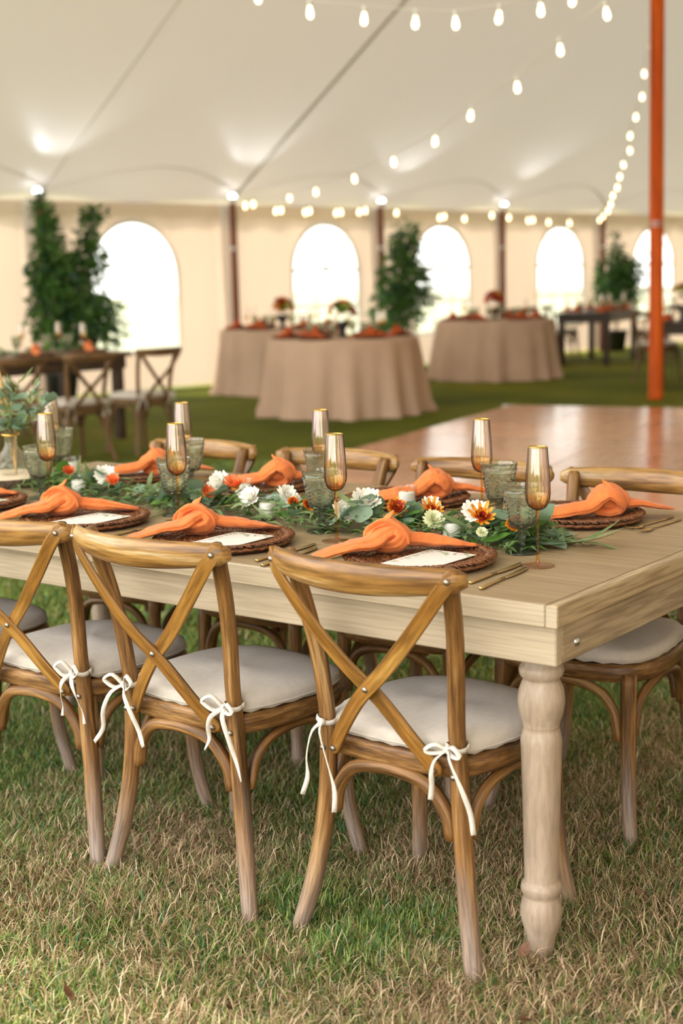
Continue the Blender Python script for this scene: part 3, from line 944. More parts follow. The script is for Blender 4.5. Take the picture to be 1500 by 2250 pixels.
def tie_mesh(sgn, seed, bow):
    """cotton tape round the back post, knotted behind it"""
    rd = random.Random(seed)
    g = MB()
    z = .455
    h, y = post_at(z)
    c = Vector((sgn*h, y, z))
    ring = []
    for i in range(17):
        a = 2*PI*i/16
        ring.append(c+Vector((.0235*math.cos(a), .0235*math.sin(a), .004*math.sin(a*2))))
    nr = [(p-c).normalized() for p in ring]
    g.ribbon(ring, .011, nr, .001)
    # strap from the cushion corner
    g.ribbon([c+Vector((-sgn*.02, .012, 0)), c+Vector((-sgn*.035, .028, -.004)), c+Vector((-sgn*.055, .05, -.008))], .012, (0, 0.3, 1), .001)
    kn = c+Vector((-sgn*.006, -.028, 0))
    g.lathe([(0.0, -.009), (.007, -.006), (.009, 0), (.007, .006), (0, .009)], 8, kn)
    dirs = [(-1, .3), (1, .25)] if bow else []
    for dx, dz in dirs:
        L = rd.uniform(.034, .048)
        up = rd.uniform(.0, .02)
        loop = [kn, kn+Vector((dx*L*.5, -.014, up+.010)), kn+Vector((dx*L, -.020, up)), kn+Vector((dx*L*.97, -.019, up-.008)), kn+Vector((dx*L*.45, -.012, -.006)), kn]
        g.ribbon(smoothpath(loop, 16), .010, (0.15, -.55, .8), .0009)
    for dx in (-1, 1):
        L = rd.uniform(.10, .17) if bow else rd.uniform(.15, .21)
        w = rd.uniform(.25, .6) if bow else rd.uniform(.1, .4)
        pts = [kn, kn+Vector((dx*.02*w*2, -.022, -.018)), kn+Vector((dx*L*w*.6, -.022, -L*.45)), kn+Vector((dx*L*w*.75, -.012, -L*.75)), kn+Vector((dx*L*w*.95+rd.uniform(-.01, .01), -.018, -L))]
        g.ribbon(smoothpath(pts, 14), .0105, [(math.sin(i*.35+seed), -1.0, .25) for i in range(14)], .0009)
    return g.mesh('tie', M_tie)
g = MB(); g.lathe([(0.0, 0.0042), (0.0045, 0.0035), (0.0066, 0.0008), (0.0066, -0.006)], 12); nailm = g.mesh('bolt', M_nail)
PARTS = chair_parts()
PM = [(nm, g_.mesh(nm, CPM[nm])) for nm, g_ in PARTS]
PM2 = [(nm, g_.mesh(nm, CPM[nm])) for nm, g_ in chair_parts(True)]
PMD = []
for nm, me in PM:
    d = me.copy(); d.materials.clear(); d.materials.append(M_dleg); PMD.append((nm, d))
LEGS = [leg_back(-1).mesh('leg', M_leg), leg_back(1).mesh('leg', M_leg), leg_front(-1).mesh('leg', M_leg), leg_front(1).mesh('leg', M_leg)]
LEGSD = []
for me in LEGS:
    d = me.copy(); d.materials.clear(); d.materials.append(M_dleg); LEGSD.append(d)
CUSH = cushion_mesh()
BOLTS = [((-.217, -.276, .816), 1), ((.217, -.276, .816), 1), ((0, -.250, .5655), 1), ((-.127, -.2, .405), 1), ((.127, -.2, .405), 1), ((-.1665, -.184, .395), 1), ((.1665, -.184, .395), 1)]
def make_chair(label, loc, rz, dark=False, group=None, seed=0, bows=(True, True), bolts=True, flip=False):
    t = thing('cross_back_chair', label, 'chair', loc, rz, group)
    for nm, me in (PMD if dark else PM2 if flip else PM): put(nm, me, t)
    for me in (LEGSD if dark else LEGS): put('leg', me, t)
    cu = put('seat_cushion', CUSH, t)
    for sgn, bw_ in ((-1, bows[0]), (1, bows[1])):
        put('tie', tie_mesh(sgn, seed*2+(sgn > 0)+1, bw_), cu)
    if bolts:
        for p, _ in BOLTS: put('bolt', nailm, t, p, (R(90), 0, 0))
    return t
GRPF = 'cross-back chairs along the long table'
make_chair('cross-back chair at the near corner of the long table beside the front turned leg', (-.368, .130, 0), R(-1.0), seed=1, flip=True, bows=(False, True), group=GRPF)
make_chair('cross-back chair on the near side, second from the front turned table leg', (-.930, .100, 0), R(-1.5), seed=2, group=GRPF)
make_chair('cross-back chair on the near side, third from the front turned table leg', (-1.437, .105, 0), R(1.0), seed=3, group=GRPF)
make_chair('cross-back chair on the near side, cut by the left picture edge', (-1.985, .115, 0), R(0.5), seed=4, group=GRPF)
make_chair('cross-back chair on the far side by the breadboard end, rail behind the rightmost plate', (-.402, .958, 0), R(180), seed=5, group=GRPF)
make_chair('cross-back chair on the far side, rail behind the rightmost far goblet', (-.912, .950, 0), R(179), seed=6, group=GRPF)
make_chair('cross-back chair on the far side, rail in front of the dance floor corner edge', (-1.450, .960, 0), R(179), seed=7, group=GRPF)
make_chair('cross-back chair on the far side, farthest left, rail against the lawn', (-2.02, .962, 0), R(179.5), seed=8, group=GRPF)

# ------------------------------------------------------------------ tableware
def charger_parts():
    g = MB()
    g.lathe([(0.0, 0.001), (0.155, 0.001), (0.160, 0.010), (0.154, 0.016), (0.12, 0.010), (0.0, 0.007)], 40)
    base = g.mesh('base', M_ratb)
    g = MB()
    rd = random.Random(3)
    ks = [0.010+0.0117*i for i in range(14)]
    for k_, r in enumerate(ks):
        n = max(7, int(2*PI*r/0.0070))
        zc = 0.010 if r < .115 else 0.010+0.009*min(1, (r-.115)/.04)
        for i in range(n):
            a = 2*PI*i/n+rd.uniform(-.02, .02)
            sl = 0.0085 if k_ % 3 else -0.0085
            P = []
            for s in (-1, -.35, .35, 1):
                rr = r+s*.0080
                aa = a+s*sl/max(r, .02)
                P.append((rr*math.cos(aa), rr*math.sin(aa), zc+.0045*(1-s*s)+rd.uniform(-.0005, .0014)))
            g.tube(P, [(.0013, .0010), (.0021, .0017), (.0021, .0017), (.0013, .0010)], 4, upref=(0, 0, 1), cap=False)
    weave = g.mesh('weave', M_rat)
    g = MB()
    P = []
    for i in range(160):
        a = 2*PI*i/160
        P.append(((.1620+.0009*math.cos(i*PI*.5))*math.cos(a), (.1620+.0009*math.cos(i*PI*.5))*math.sin(a), .0115+.0010*math.sin(i*PI*.5)))
    g.tube(P, .0040, 6, closed=True)
    rim = g.mesh('rim', M_rat)
    return base, weave, rim
cb, cw, cr_ = charger_parts()
def make_charger(label, loc, rz=0, group=None):
    t = thing('rattan_charger', label, 'charger', loc, rz, group)
    put('base', cb, t)
    w = put('weave', cw, t); w['kind'] = 'stuff'
    put('rim', cr_, t)
    return t
def napkin_mesh(seed, mat=M_nap):
    """linen napkin tied in a loose knot, two tails; long axis is y"""
    rd = random.Random(seed)
    g = MB()
    ph = rd.uniform(0, 6)
    def folds(s, th):
        # a few deep soft pleats that run along the tail and turn slowly round it
        c = math.cos(2*th+ph+2.2*s)
        return 1+.16*(abs(math.cos(1.5*th+ph*.5+1.2*s))-.62)+.09*c+.11*(abs(math.cos(3.5*th-ph+3.5*s))-.62)+.04*math.cos(11*th+8*s)
    def tail(pts, w0, w1, w2, h0, h1, up, n=26, m=26):
        pa = smoothpath(pts, n)
        ra = []
        for i in range(n):
            s = i/(n-1)
            w = w0+(w1-w0)*math.sin(PI/2*min(1, s/.45)) if s < .45 else w1+(w2-w1)*((s-.45)/.55)**1.6
            e = min(1, (1-s)/.06)
            ra.append((w*(.45+.55*e), (h0+(h1-h0)*min(1, s/.9)**.8)*(.4+.6*e)))
        g.tube(pa, ra, m, upref=up, mod=folds)
    # one rolled length of cloth tied in an overhand knot
    path = [(-.064, -.182, .004), (-.044, -.140, .014), (-.022, -.092, .026), (-.004, -.046, .030), (.004, -.014, .046), (.016, .008, .054), (.029, .022, .040), (.026, .010, .021), (.0, -.012, .016), (-.024, -.024, .028), (-.026, -.010, .052), (-.006, .010, .064), (.008, .030, .048), (.016, .052, .030), (.044, .098, .022), (.082, .138, .014), (.114, .170, .009)]
    n = 150
    pa = smoothpath(path, n)
    kx = [0, .06, .18, .30, .36, .45, .60, .72, .80, .88, .95, 1.0]
    kw = [.015, .030, .034, .020, .024, .028, .028, .031, .025, .029, .025, .012]
    kh = [.0030, .006, .013, .016, .013, .012, .012, .013, .015, .013, .007, .0028]
    ra = [(float(np.interp(i/(n-1), kx, kw))*(.5 if i in (0, n-1) else 1), float(np.interp(i/(n-1), kx, kh))) for i in range(n)]
    g.tube(pa, ra, 34, mod=folds)
    core = smoothpath([(-.016, -.030, .024), (.0, -.006, .032), (.010, .012, .036), (.016, .034, .030)], 16)
    g.tube(core, [(.012+.012*math.sin(PI*i/15), .010+.010*math.sin(PI*i/15)) for i in range(16)], 18)
    # loose corner pulled up out of the knot and a flap folded back over it
    soft = lambda k, f: (lambda s, th: 1+k*math.cos(2*th+f+5*s)+.10*(abs(math.cos(2.5*th+4*s+f))-.62))
    pk = smoothpath([(-.012, -.004, .052), (-.004, .004, .076), (.006, .016, .096)], 12)
    g.tube(pk, [(.026-.024*i/11, .008-.0062*i/11) for i in range(12)], 18, upref=(.4, 1, .2), mod=soft(.06, ph))
    fl_ = smoothpath([(-.032, -.030, .026), (-.019, -.022, .055), (.004, -.002, .069), (.026, .014, .052), (.036, .022, .022)], 22)
    g.tube(fl_, [(.014+.010*math.sin(PI*i/21), .004+.003*math.sin(PI*i/21)) for i in range(22)], 20, upref=(-.3, .5, 1), mod=soft(.06, ph+1))
    me = g.mesh('knotted_napkin', mat)
    # linen wrinkles: ridged creases pushed in along the surface
    from mathutils import noise
    nr = [v.normal.copy() for v in me.vertices]
    off = Vector((seed*7.3, 0, 0))
    for v, n_ in zip(me.vertices, nr):
        p = v.co+off
        a_ = abs(noise.noise(Vector((p.x*34, p.y*26, p.z*34))))
        b_ = abs(noise.noise(Vector((p.x*75+3, p.y*60, p.z*75))))
        v.co += n_*(.0050*(a_-.25)+.0024*(b_-.25))
        v.co.z = max(v.co.z, .0008)
    me.update()
    return me
NAPS = [napkin_mesh(s) for s in (1, 2, 3)]
NAPD = napkin_mesh(4, M_nap2)

# menu card: white stock with washed green and blush leaves printed along the top and down one side
M_card = simple('menu_card_stock', (0.74, 0.72, 0.68), 0.6)
PRN = [simple('print_green', (0.30, 0.38, 0.20), 0.6), simple('print_grey', (0.30, 0.31, 0.26), 0.6), simple('print_blush', (0.68, 0.46, 0.38), 0.6), simple('print_pale', (0.50, 0.54, 0.42), 0.6)]
g = MB(); g.box((0, 0, 0.0006), (0.122, 0.185, 0.0012), bev=0.0003); cardm = g.mesh('menu_card', M_card, False)
g = MB(); rd = random.Random(9)
def print_leaf(x, y, a, L_, w_, k):
    d = (math.cos(a), math.sin(a)); q = (-d[1], d[0])
    P = []
    for t_, ww in ((0, 0), (.25, .8), (.5, 1), (.78, .7), (1, 0), (.78, -.7), (.5, -1), (.25, -.8)):
        P.append((max(-.06, min(.06, x+d[0]*L_*t_+q[0]*w_*ww)), max(-.0915, min(.0915, y+d[1]*L_*t_+q[1]*w_*ww)), .00125))
    g.add(P, [tuple(range(8))], k)
for i in range(12):
    x = -.056+.0102*i
    y = .070+.010*math.sin(i*.9)
    print_leaf(x, y, rd.uniform(.2, 2.6), rd.uniform(.013, .022), rd.uniform(.0035, .006), rd.randrange(4))
    print_leaf(x, y, rd.uniform(-1.4, .3), rd.uniform(.010, .018), rd.uniform(.003, .005), rd.randrange(4))
for i in range(9):
    y = .06-.016*i
    print_leaf(-.054, y, rd.uniform(-.5, 1.0), rd.uniform(.010, .019), rd.uniform(.003, .005), rd.randrange(4))
print_m = g.mesh('print', PRN, False)

def flute_meshes():
    # blown bowl with optic ribs, gold rim, pulled stem, flat foot
    out = [(0.0045, .122), (.010, .1235), (.017, .128), (.0225, .136), (.0258, .147), (.0268, .160), (.0262, .178), (.0246, .205), (.0222, .235), (.0205, .2575)]
    inn = [(r-.0016, z+.002) for r, z in reversed(out[1:])]+[(.0005, .127)]
    g = MB(); g.lathe(out, 64, ribs=16, ramp_=.036); g.lathe(inn, 64, ribs=16, ramp_=.02)
    bowl = g.mesh('bowl', M_flute)
    g = MB(); g.lathe([(.0189, .2572), (.0206, .2568), (.0209, .2585), (.0198, .2598), (.0187, .2588), (.0189, .2572)], 32)
    rim = g.mesh('rim', M_goldrim)
    g = MB(); g.lathe([(.0052, .005), (.0036, .016), (.0031, .05), (.0033, .09), (.0042, .112), (.0062, .1225)], 16)
    stem = g.mesh('stem', M_stem)
    g = MB(); g.lathe([(0.0, .0), (.034, .0), (.0365, .0012), (.0362, .0024), (.020, .0040), (.008, .0062), (.0045, .0095)], 36)
    foot = g.mesh('foot', M_foot)
    return [('bowl', bowl), ('rim', rim), ('stem', stem), ('foot', foot)]
FL = flute_meshes()
def make_flute(label, loc, group=None):
    t = thing('champagne_flute', label, 'glass', loc, random.uniform(0, 6), group)
    for nm, me in FL: put(nm, me, t)
    return t
def goblet_meshes():
    out = [(.006, .056), (.021, .057), (.0262, .060), (.0290, .068), (.0325, .086), (.0360, .106), (.0392, .126), (.0405, .133), (.0425, .134), (.0432, .1365), (.0415, .139), (.0425, .144), (.0442, .1495)]
    inn = [(.0424, .1497), (.0395, .139), (.037, .126), (.033, .104), (.0295, .086), (.0262, .070), (.020, .064), (.0005, .0635)]
    g = MB(); g.lathe(out, 48, ribs=0); g.lathe([out[-1], (.0434, .151), inn[0]], 48); g.lathe(inn, 48)
    bowl = g.mesh('bowl', M_gob)
    g = MB()
    # raised garland relief: beads under the lip, swags and leaf sprigs round the bowl
    for i in range(60):
        a = 2*PI*i/60
        g.lathe([(0, -.0011), (.0011, 0), (0, .0011)], 5, (.0418*math.cos(a), .0418*math.sin(a), .1315))
    def rr(z): return float(np.interp(z, [p[1] for p in out[1:9]], [p[0] for p in out[1:9]]))+.0004
    for q in range(8):
        a0 = 2*PI*q/8
        P = []
        for i in range(9):
            s = i/8
            z = .126-.016*math.sin(PI*s); a = a0+s*2*PI/8
            P.append((rr(z)*math.cos(a), rr(z)*math.sin(a), z))
        g.tube(P, .0009, 4)
        for w in range(5):
            z = .072+w*.0085
            for sg in (-1, 1):
                P = []
                for i in range(4):
                    s = i/3; zz = z+.009*s; a = a0+sg*(.02+.16*s)
                    P.append((rr(zz)*math.cos(a), rr(zz)*math.sin(a), zz))
                g.tube(P, [.0006, .0013, .0011, .0004], 4)
    relief = g.mesh('relief', M_gob)
    g = MB(); g.lathe([(.0055, .0145), (.0078, .018), (.0072, .026), (.0078, .035), (.010, .0375), (.0082, .040), (.0105, .0425), (.0085, .045), (.0115, .0475), (.0095, .050), (.014, .0545), (.020, .0568)], 20)
    stem = g.mesh('stem', M_gobs)
    g = MB(); g.lathe([(0, 0), (.034, 0), (.0362, .0015), (.0355, .0035), (.022, .0055), (.013, .009), (.0075, .0145)], 36)
    foot = g.mesh('foot', M_gobs)
    return [('bowl', bowl), ('relief', relief), ('stem', stem), ('foot', foot)]
GO = goblet_meshes()
def make_goblet(label, loc, group=None):
    t = thing('pressed_glass_goblet', label, 'goblet', loc, random.uniform(0, 6), group)
    t.scale = (1.07, 1.07, 1.03)
    for nm, me in GO: put(nm, me, t)
    return t
def fork_mesh():
    g = MB()
    hd = [(0, -.10, .0028), (0, -.06, .0028), (0, -.02, .0030), (0, .02, .0032), (0, .035, .0045), (0, .045, .0055)]
    g.tube(hd, [(.0038, .0022), (.0036, .0021), (.0033, .002), (.0028, .0018), (.003, .0016), (.0055, .0012)], 8, upref=(0, 0, 1))
    sh = [(0, .042, .0055), (0, .050, .0045), (0, .058, .003), (0, .064, .003)]
    g.tube(sh, [(.0045, .0013), (.0092, .0012), (.0108, .0011), (.0105, .0010)], 8, upref=(0, 0, 1))
    for x in (-.0085, -.0029, .0029, .0085):
        g.tube([(x, .062, .003), (x, .078, .0042), (x*.96, .092, .0068), (x*.94, .1, .0085)], [(.0018, .001), (.0017, .001), (.0014, .0009), (.0007, .0006)], 6, upref=(0, 0, 1))
    return g.mesh('fork', M_gold)
def knife_mesh():
    g = MB()
    g.tube([(0, -.105, .0032), (0, -.09, .0034), (0, -.03, .0034), (0, .0, .0032)], [(.0042, .003), (.0044, .003), (.0038, .0028), (.003, .0024)], 8, upref=(0, 0, 1))
    bl = smoothpath([(0, -.002, .003), (.001, .02, .003), (.001, .06, .003), (-.001, .09, .003), (-.004, .108, .003)], 12)
    g.tube(bl, [(.004, .0013), (.0055, .0011), (.0066, .001), (.0072, .001), (.0076, .001), (.0078, .001), (.0078, .001), (.0076, .0009), (.007, .0009), (.006, .0008), (.004, .0007), (.0012, .0006)], 8, upref=(0, 0, 1))
    return g.mesh('knife', M_gold)
FORK, KNIFE = fork_mesh(), knife_mesh()
g = MB(); g.lathe([(.0, .0), (.0225, .0), (.0245, .003), (.0262, .03), (.0285, .062), (.0292, .0645), (.0280, .0645), (.0268, .060), (.0248, .03), (.0228, .006), (0, .005)], 32); votm = g.mesh('cup', M_clear)
g = MB(); g.lathe([(.0, .0062), (.0215, .0062), (.0222, .02), (.0228, .043), (.0205, .047), (.004, .045), (0, .045)], 28); canm = g.mesh('candle', M_wax)
g = MB(); g.tube([(0, 0, .044), (.0005, 0, .049), (.001, .0008, .053)], .0007, 5); wickm = g.mesh('wick', M_black)
def make_votive(label, x, y):
    t = thing('votive_candle', label, 'candle', (x, y, TH))
    put('cup', votm, t); c = put('candle', canm, t); put('wick', wickm, c)

Z = TH+.0002
NEARP = ['right-hand near place by the table corner', 'second near place from the table corner', 'third near place from the table corner', 'near place cut by the left edge']
FARP = ['right-hand far place by the table end', 'second far place from the table end', 'third far place from the table end', 'far place at the left end']
CF = [(-.455, .205), (-.985, .157), (-1.502, .192), (-2.02, .220)]
CB = [(-.415, .865), (-.945, .882), (-1.485, .862), (-2.005, .880)]
FLF = [(-.217, .307), (-.769, .3185), (-1.303, .337), (-1.855, .382)]
FLB = [(-.630, .754), (-1.173, .785), (-1.718, .802), (-2.335, .828)]
GOF = [(-.320, .420), (-.882, .405), (-1.387, .413), (-1.953, .437)]
GOB = [(-.560, .722), (-1.148, .746), (-1.658, .765), (-2.27, .80)]
def setting(i, c, far, fl, go, place):
    a = PI if far else 0.0
    ca, sa = math.cos(a), math.sin(a)
    def L(x, y, z=0.0): return (c[0]+x*ca-y*sa, c[1]+x*sa+y*ca, Z+z)
    jit = random.uniform(-.03, .03)
    make_charger('round dark woven rattan charger at the '+place, L(0, 0), random.uniform(0, 6), 'rattan chargers on the long table')
    n_ = put('knotted_napkin', NAPS[(i+far) % 3], None, L(-.078, -.012, .0155), (0, 0, a+R(-12)+jit))
    tag(n_, 'knotted orange linen napkin at the '+place, 'napkin', 'orange napkins on the long table')
    m_ = put('menu_card', cardm, None, L(.045, -.03, .0178), (0, 0, a+jit))
    put('print', print_m, m_)
    tag(m_, 'white leaf-print menu card at the '+place, 'menu card', 'menu cards on the long table')
    for nm, me, x, y, r_, w in (('fork', FORK, -.222, -.005, -3, 'outer gold fork'), ('fork', FORK, -.188, -.03, -4, 'inner gold fork'), ('knife', KNIFE, .205, -.015, 3, 'inner gold knife'), ('knife', KNIFE, .245, -.05, 6, 'outer gold knife')):
        o_ = put(nm, me, None, L(x, y), (0, 0, a+R(r_)), 1.1)
        tag(o_, w+' at the '+place, nm, 'gold cutlery on the long table')
    make_flute('gold-rimmed amber champagne flute at the '+place, (fl[0], fl[1], Z), 'champagne flutes on the long table')
    make_goblet('grey-green pressed glass goblet at the '+place, (go[0], go[1], Z), 'goblets on the long table')
for i in range(4): setting(i, CF[i], False, FLF[i], GOF[i], NEARP[i])
for i in range(4): setting(i, CB[i], True, FLB[i], GOB[i], FARP[i])
for x, y, lab in [(-.528, .452, 'glass votive with white candle by the big orange daisy, nearest the camera'), (-1.115, .475, 'glass votive with white candle behind the second near napkin'), (-1.385, .69, 'glass votive with white candle beside the third far charger'), (-.895, .80, 'glass votive with white candle in front of the second far napkin'), (-2.225, .81, 'glass votive with white candle farthest left, on the far side of the garland'), (-1.885, .525, 'glass votive with white candle behind the third near napkin')]:
    make_votive(lab, x, y)

# ------------------------------------------------------------------ leaves and garland
def leaf_round(sx, sy, curl, name, mat, n=10):
    g = MB()
    V = [(0, 0, 0)]
    V = []
    rows = 5
    for j in range(rows+1):
        s = j/rows
        w = sx*math.sin(PI*min(1, .04+s*.98))**.75*(1 if s < .5 else 1)
        y = sy*s
        for t_ in (-1, 0, 1):
            V.append((w*t_, y, curl*(s*s)*sy+abs(t_)*w*.18))
    F = []
    for j in range(rows):
        for q in (0, 1):
            F.append((j*3+q, j*3+q+1, j*3+4+q, j*3+3+q))
    g.add(V, F)
    return g.mesh(name, mat)
LR = [leaf_round(.021, .05, .25, 'leaf', M_euc), leaf_round(.025, .046, -.2, 'leaf', M_euc), leaf_round(.017, .042, .1, 'leaf', M_euc)]
LN = [leaf_round(.0055, .085, .2, 'leaf', M_wil), leaf_round(.0065, .07, -.25, 'leaf', M_wil), leaf_round(.005, .06, .35, 'leaf', M_wil)]
LG = [leaf_round(.014, .055, .2, 'leaf', M_grn), leaf_round(.012, .048, -.25, 'leaf', M_grn)]
gar = thing('garland', 'eucalyptus and willow leaf garland running along the table centre', 'garland', (0, 0, TH))
GP = [(-2.14, .60, .02), (-1.95, .56, .022), (-1.75, .53, .024), (-1.5, .50, .022), (-1.25, .505, .024), (-1.0, .475, .024), (-.8, .47, .024), (-.6, .465, .024), (-.45, .475, .02), (-.34, .50, .014), (-.26, .545, .010)]
main = smoothpath(GP, 80)
rd = random.Random(11)
for k in range(6):
    g = MB()
    off = [(rd.uniform(-.03, .03), rd.uniform(-.045, .045), rd.uniform(-.008, .015)) for _ in range(7)]
    a0 = int(k/6*60); seg = main[a0:a0+26]
    ctrl = [(seg[i*25//6 if i*25//6 < len(seg) else -1][0]+off[i][0], seg[min(i*25//6, len(seg)-1)][1]+off[i][1], max(.006, seg[min(i*25//6, len(seg)-1)][2]+off[i][2])) for i in range(7)]
    g.tube(smoothpath(ctrl, 24), .0022, 5)
    put('stem', g.mesh('stem', M_twig), gar)
def rest(p, d):  # orientation of a leaf lying along direction d
    return d
nleaf = 0
for i in range(285):
    s = rd.random()
    if s > .93: s = rd.uniform(.6, .95)
    q = main[int(s*79)]
    kind = rd.random()
    edge = rd.gauss(0, 1)
    wid = .045 if s < .88 else .03
    y = max(-.085, min(.085, edge*wid))
    x = rd.uniform(-.02, .02)
    zz = .014+rd.random()*.052*(1-min(1, abs(y)/.1))
    if s > .9: zz = rd.uniform(.006, .022)
    if kind < .33: me, roll = LR[rd.randrange(3)], rd.uniform(-.9, .9)
    elif kind < .78: me, roll = LN[rd.randrange(3)], rd.uniform(-1.2, 1.2)
    else: me, roll = LG[rd.randrange(2)], rd.uniform(-.8, .8)
    if s < .15 and kind < .5: me = LG[rd.randrange(2)]
    out = math.copysign(1, y) if abs(y) > .012 else rd.choice((-1, 1))
    yaw = rd.uniform(-.2, 1.25)*(-out)-PI/2 if rd.random() < .7 else rd.uniform(0, 6.28)
    pit = rd.uniform(-.15, .55) if zz > .02 else rd.uniform(0.0, .18)
    if me in LR and rd.random() < .25: pit = rd.uniform(.5, 1.2)
    put('leaf', me, gar, (q[0]+x, q[1]+y*.75, zz), (pit, roll*.6, yaw), rd.uniform(1.0, 1.5)*(1.15 if me in LR else 1.0))
# the many small willow leaves under and between them, too dense to tell apart
g = MB()
for i in range(1700):
    s = min(.90, rd.random())
    q = main[int(s*79)]
    yy = max(-.11, min(.11, rd.gauss(0, .05)))
    p = Vector((q[0]+rd.uniform(-.03, .03), q[1]+yy, rd.uniform(.004, .058)*(1-min(.85, abs(yy)/.12))+.002))
    yaw = rd.uniform(0, 6.28)
    d = Vector((math.cos(yaw), math.sin(yaw), rd.uniform(-.05, .35))).normalized()
    sd_ = d.cross(Vector((rd.uniform(-.5, .5), rd.uniform(-.5, .5), 1))).normalized()
    L_ = rd.uniform(.04, .075); w_ = L_*rd.uniform(.055, .10)
    e = p+d*L_; e.z = max(.003, e.z-.008)
    mid = p+d*L_*.5+Vector((0, 0, .004))
    g.add([p, mid+sd_*w_, e, mid-sd_*w_], [(0, 1, 2, 3)], 0 if rd.random() < .8 else 1)
o_ = put('foliage', g.mesh('foliage', [M_wil, M_grn]), gar); o_['kind'] = 'stuff'
# the loose spray at the right-hand tip
for dx, dy, yaw, me, sc in [(0, 0, -70, LN[0], 1.25), (.01, .01, -95, LN[0], 1.2), (-.02, .0, -55, LN[1], 1.2), (-.03, .02, -20, LN[1], 1.1), (-.05, -.02, -110, LN[0], 1.2), (-.07, -.03, -130, LR[0], 1.1), (-.1, -.04, -120, LR[1], 1.1), (-.09, .0, -80, LR[0], 1.05), (-.045, .03, -40, LR[2], 1.0), (-.06, .03, -75, LR[1], 1.1), (-.12, -.065, -100, LR[0], 1.15), (-.03, -.03, -100, LR[1], .9), (.015, .0, -50, LN[2], 1.5), (.02, .02, -82, LN[1], 1.3)]:
    put('leaf', me, gar, (-.275+dx, .535+dy, .008), (.10, rd.uniform(-.2, .2), R(yaw)), sc*1.35)

def petals_mesh(n, layers, L, w, cup, mat, name):
    g = MB()
    rd_ = random.Random(n*7+layers)
    for l in range(layers):
        fr = 1-l/(layers+.6)
        el = cup+(1.25-cup)*(l/max(1, layers-.2))
        cnt = max(5, int(n*fr**.5))
        for i in range(cnt):
            a = 2*PI*(i+.5*l)/cnt+rd_.uniform(-.08, .08)
            e = el+rd_.uniform(-.10, .10)
            LL = L*fr**.6*rd_.uniform(.88, 1.08)
            V = []
            for j, (s, ww) in enumerate([(0.08, .45), (.4, .95), (.75, 1.0), (.93, .7), (1.0, .2)]):
                rr = LL*s
                bend = e+s*.25
                x, z = rr*math.cos(bend), rr*math.sin(bend)+.004
                for t_ in (-1, 0, 1):
                    ly = w*ww*t_*.5
                    V.append((x*math.cos(a)-ly*math.sin(a), x*math.sin(a)+ly*math.cos(a), z+abs(t_)*w*.10))
            F = [(j*3+q, j*3+q+1, j*3+4+q, j*3+3+q) for j in range(4) for q in (0, 1)]
            g.add(V, F)
    return g.mesh(name, mat)
def centre_mesh(r, mat):
    g = MB(); g.lathe([(r, .0), (r*1.05, r*.35), (r*.7, r*.75), (0, r*.9)], 12, cap0=True)
    return g.mesh('flower_centre', mat)
FT = {'mum': [('petals', petals_mesh(17, 4, .036, .0115, .12, M_white, 'petals')), ('flower_centre', centre_mesh(.008, M_cream))],
      'pom': [('petals', petals_mesh(18, 6, .024, .0075, -.1, M_cream, 'petals')), ('flower_centre', centre_mesh(.006, M_cream))],
      'daisy': [('petals', petals_mesh(11, 2, .038, .0085, .35, M_orange, 'petals')), ('flower_centre', petals_mesh(12, 5, .021, .006, .3, M_rust, 'flower_centre'))],
      'rust': [('petals', petals_mesh(14, 3, .026, .009, .2, M_orange, 'petals')), ('flower_centre', petals_mesh(13, 5, .021, .007, .25, M_rust, 'flower_centre'))],
      'coral': [('petals', petals_mesh(15, 3, .034, .0085, .55, M_coral, 'petals')), ('flower_centre', centre_mesh(.009, M_orange))]}
def flower(kind, label, x, y, z, tilt, yaw, sc=1.0, name='chrysanthemum'):
    t = put(name, None, None, (x+.008, y-.011, TH+z+.017), (tilt, 0, yaw), sc)
    tag(t, label, 'flower', 'blooms tucked in the table garland')
    for nm, me in FT[kind]:
        o_ = put(nm, me, t, (0, 0, .004 if nm != 'petals' else 0))
        o_['kind'] = 'stuff' if nm == 'petals' else 'thing'
VY = R(37+8)
flower('mum', 'large white chrysanthemum at the garland middle, right of the second near flute', -.808, .495, .050, .75, VY-.2, 1.15)
flower('mum', 'white chrysanthemum leaning behind the votive near the second near napkin', -1.071, .50, .045, .9, VY+.5, .95)
flower('mum', 'white chrysanthemum seen edge on between the third near flute and an orange bloom', -1.345, .56, .050, 1.1, VY-.9, 1.15)
flower('mum', 'white chrysanthemum farthest left in the garland', -1.79, .545, .045, 1.0, VY, 1.0)
flower('mum', 'white chrysanthemum tucked behind the big orange daisy', -.485, .485, .050, .8, VY-.3, 1.0)
flower('mum', 'white chrysanthemum low behind the second near goblet stem', -.845, .44, .030, 1.0, VY+.4, .95)
flower('mum', 'white chrysanthemum lying between two votives', -1.160, .47, .038, 1.0, VY-.8, .95)
flower('pom', 'greenish white pompon chrysanthemum beside the nearest votive', -.572, .436, .034, .9, VY+.2, 1.15)
flower('mum', 'white chrysanthemum behind the third near goblet', -1.46, .50, .04, .9, VY, .8)
flower('mum', 'small white chrysanthemum above the orange bloom at mid garland right', -.64, .53, .05, .9, VY, .75)
flower('daisy', 'large yellow-orange daisy with red centre, nearest the right end', -.445, .448, .048, .85, VY-.1, 1.05, 'daisy')
flower('daisy', 'yellow-orange daisy with red centre, left of the nearest votive', -.610, .485, .045, .8, VY+.2, .95, 'daisy')
flower('rust', 'rust red bloom edged yellow right of the large white chrysanthemum', -.700, .468, .045, .9, VY, 1.15)
flower('rust', 'rust red bloom behind the right-hand near goblet', -.362, .458, .034, .7, VY-.4, 1.0)
flower('rust', 'small rust bloom left of the large white chrysanthemum', -.835, .462, .038, .9, VY+.2, .85)
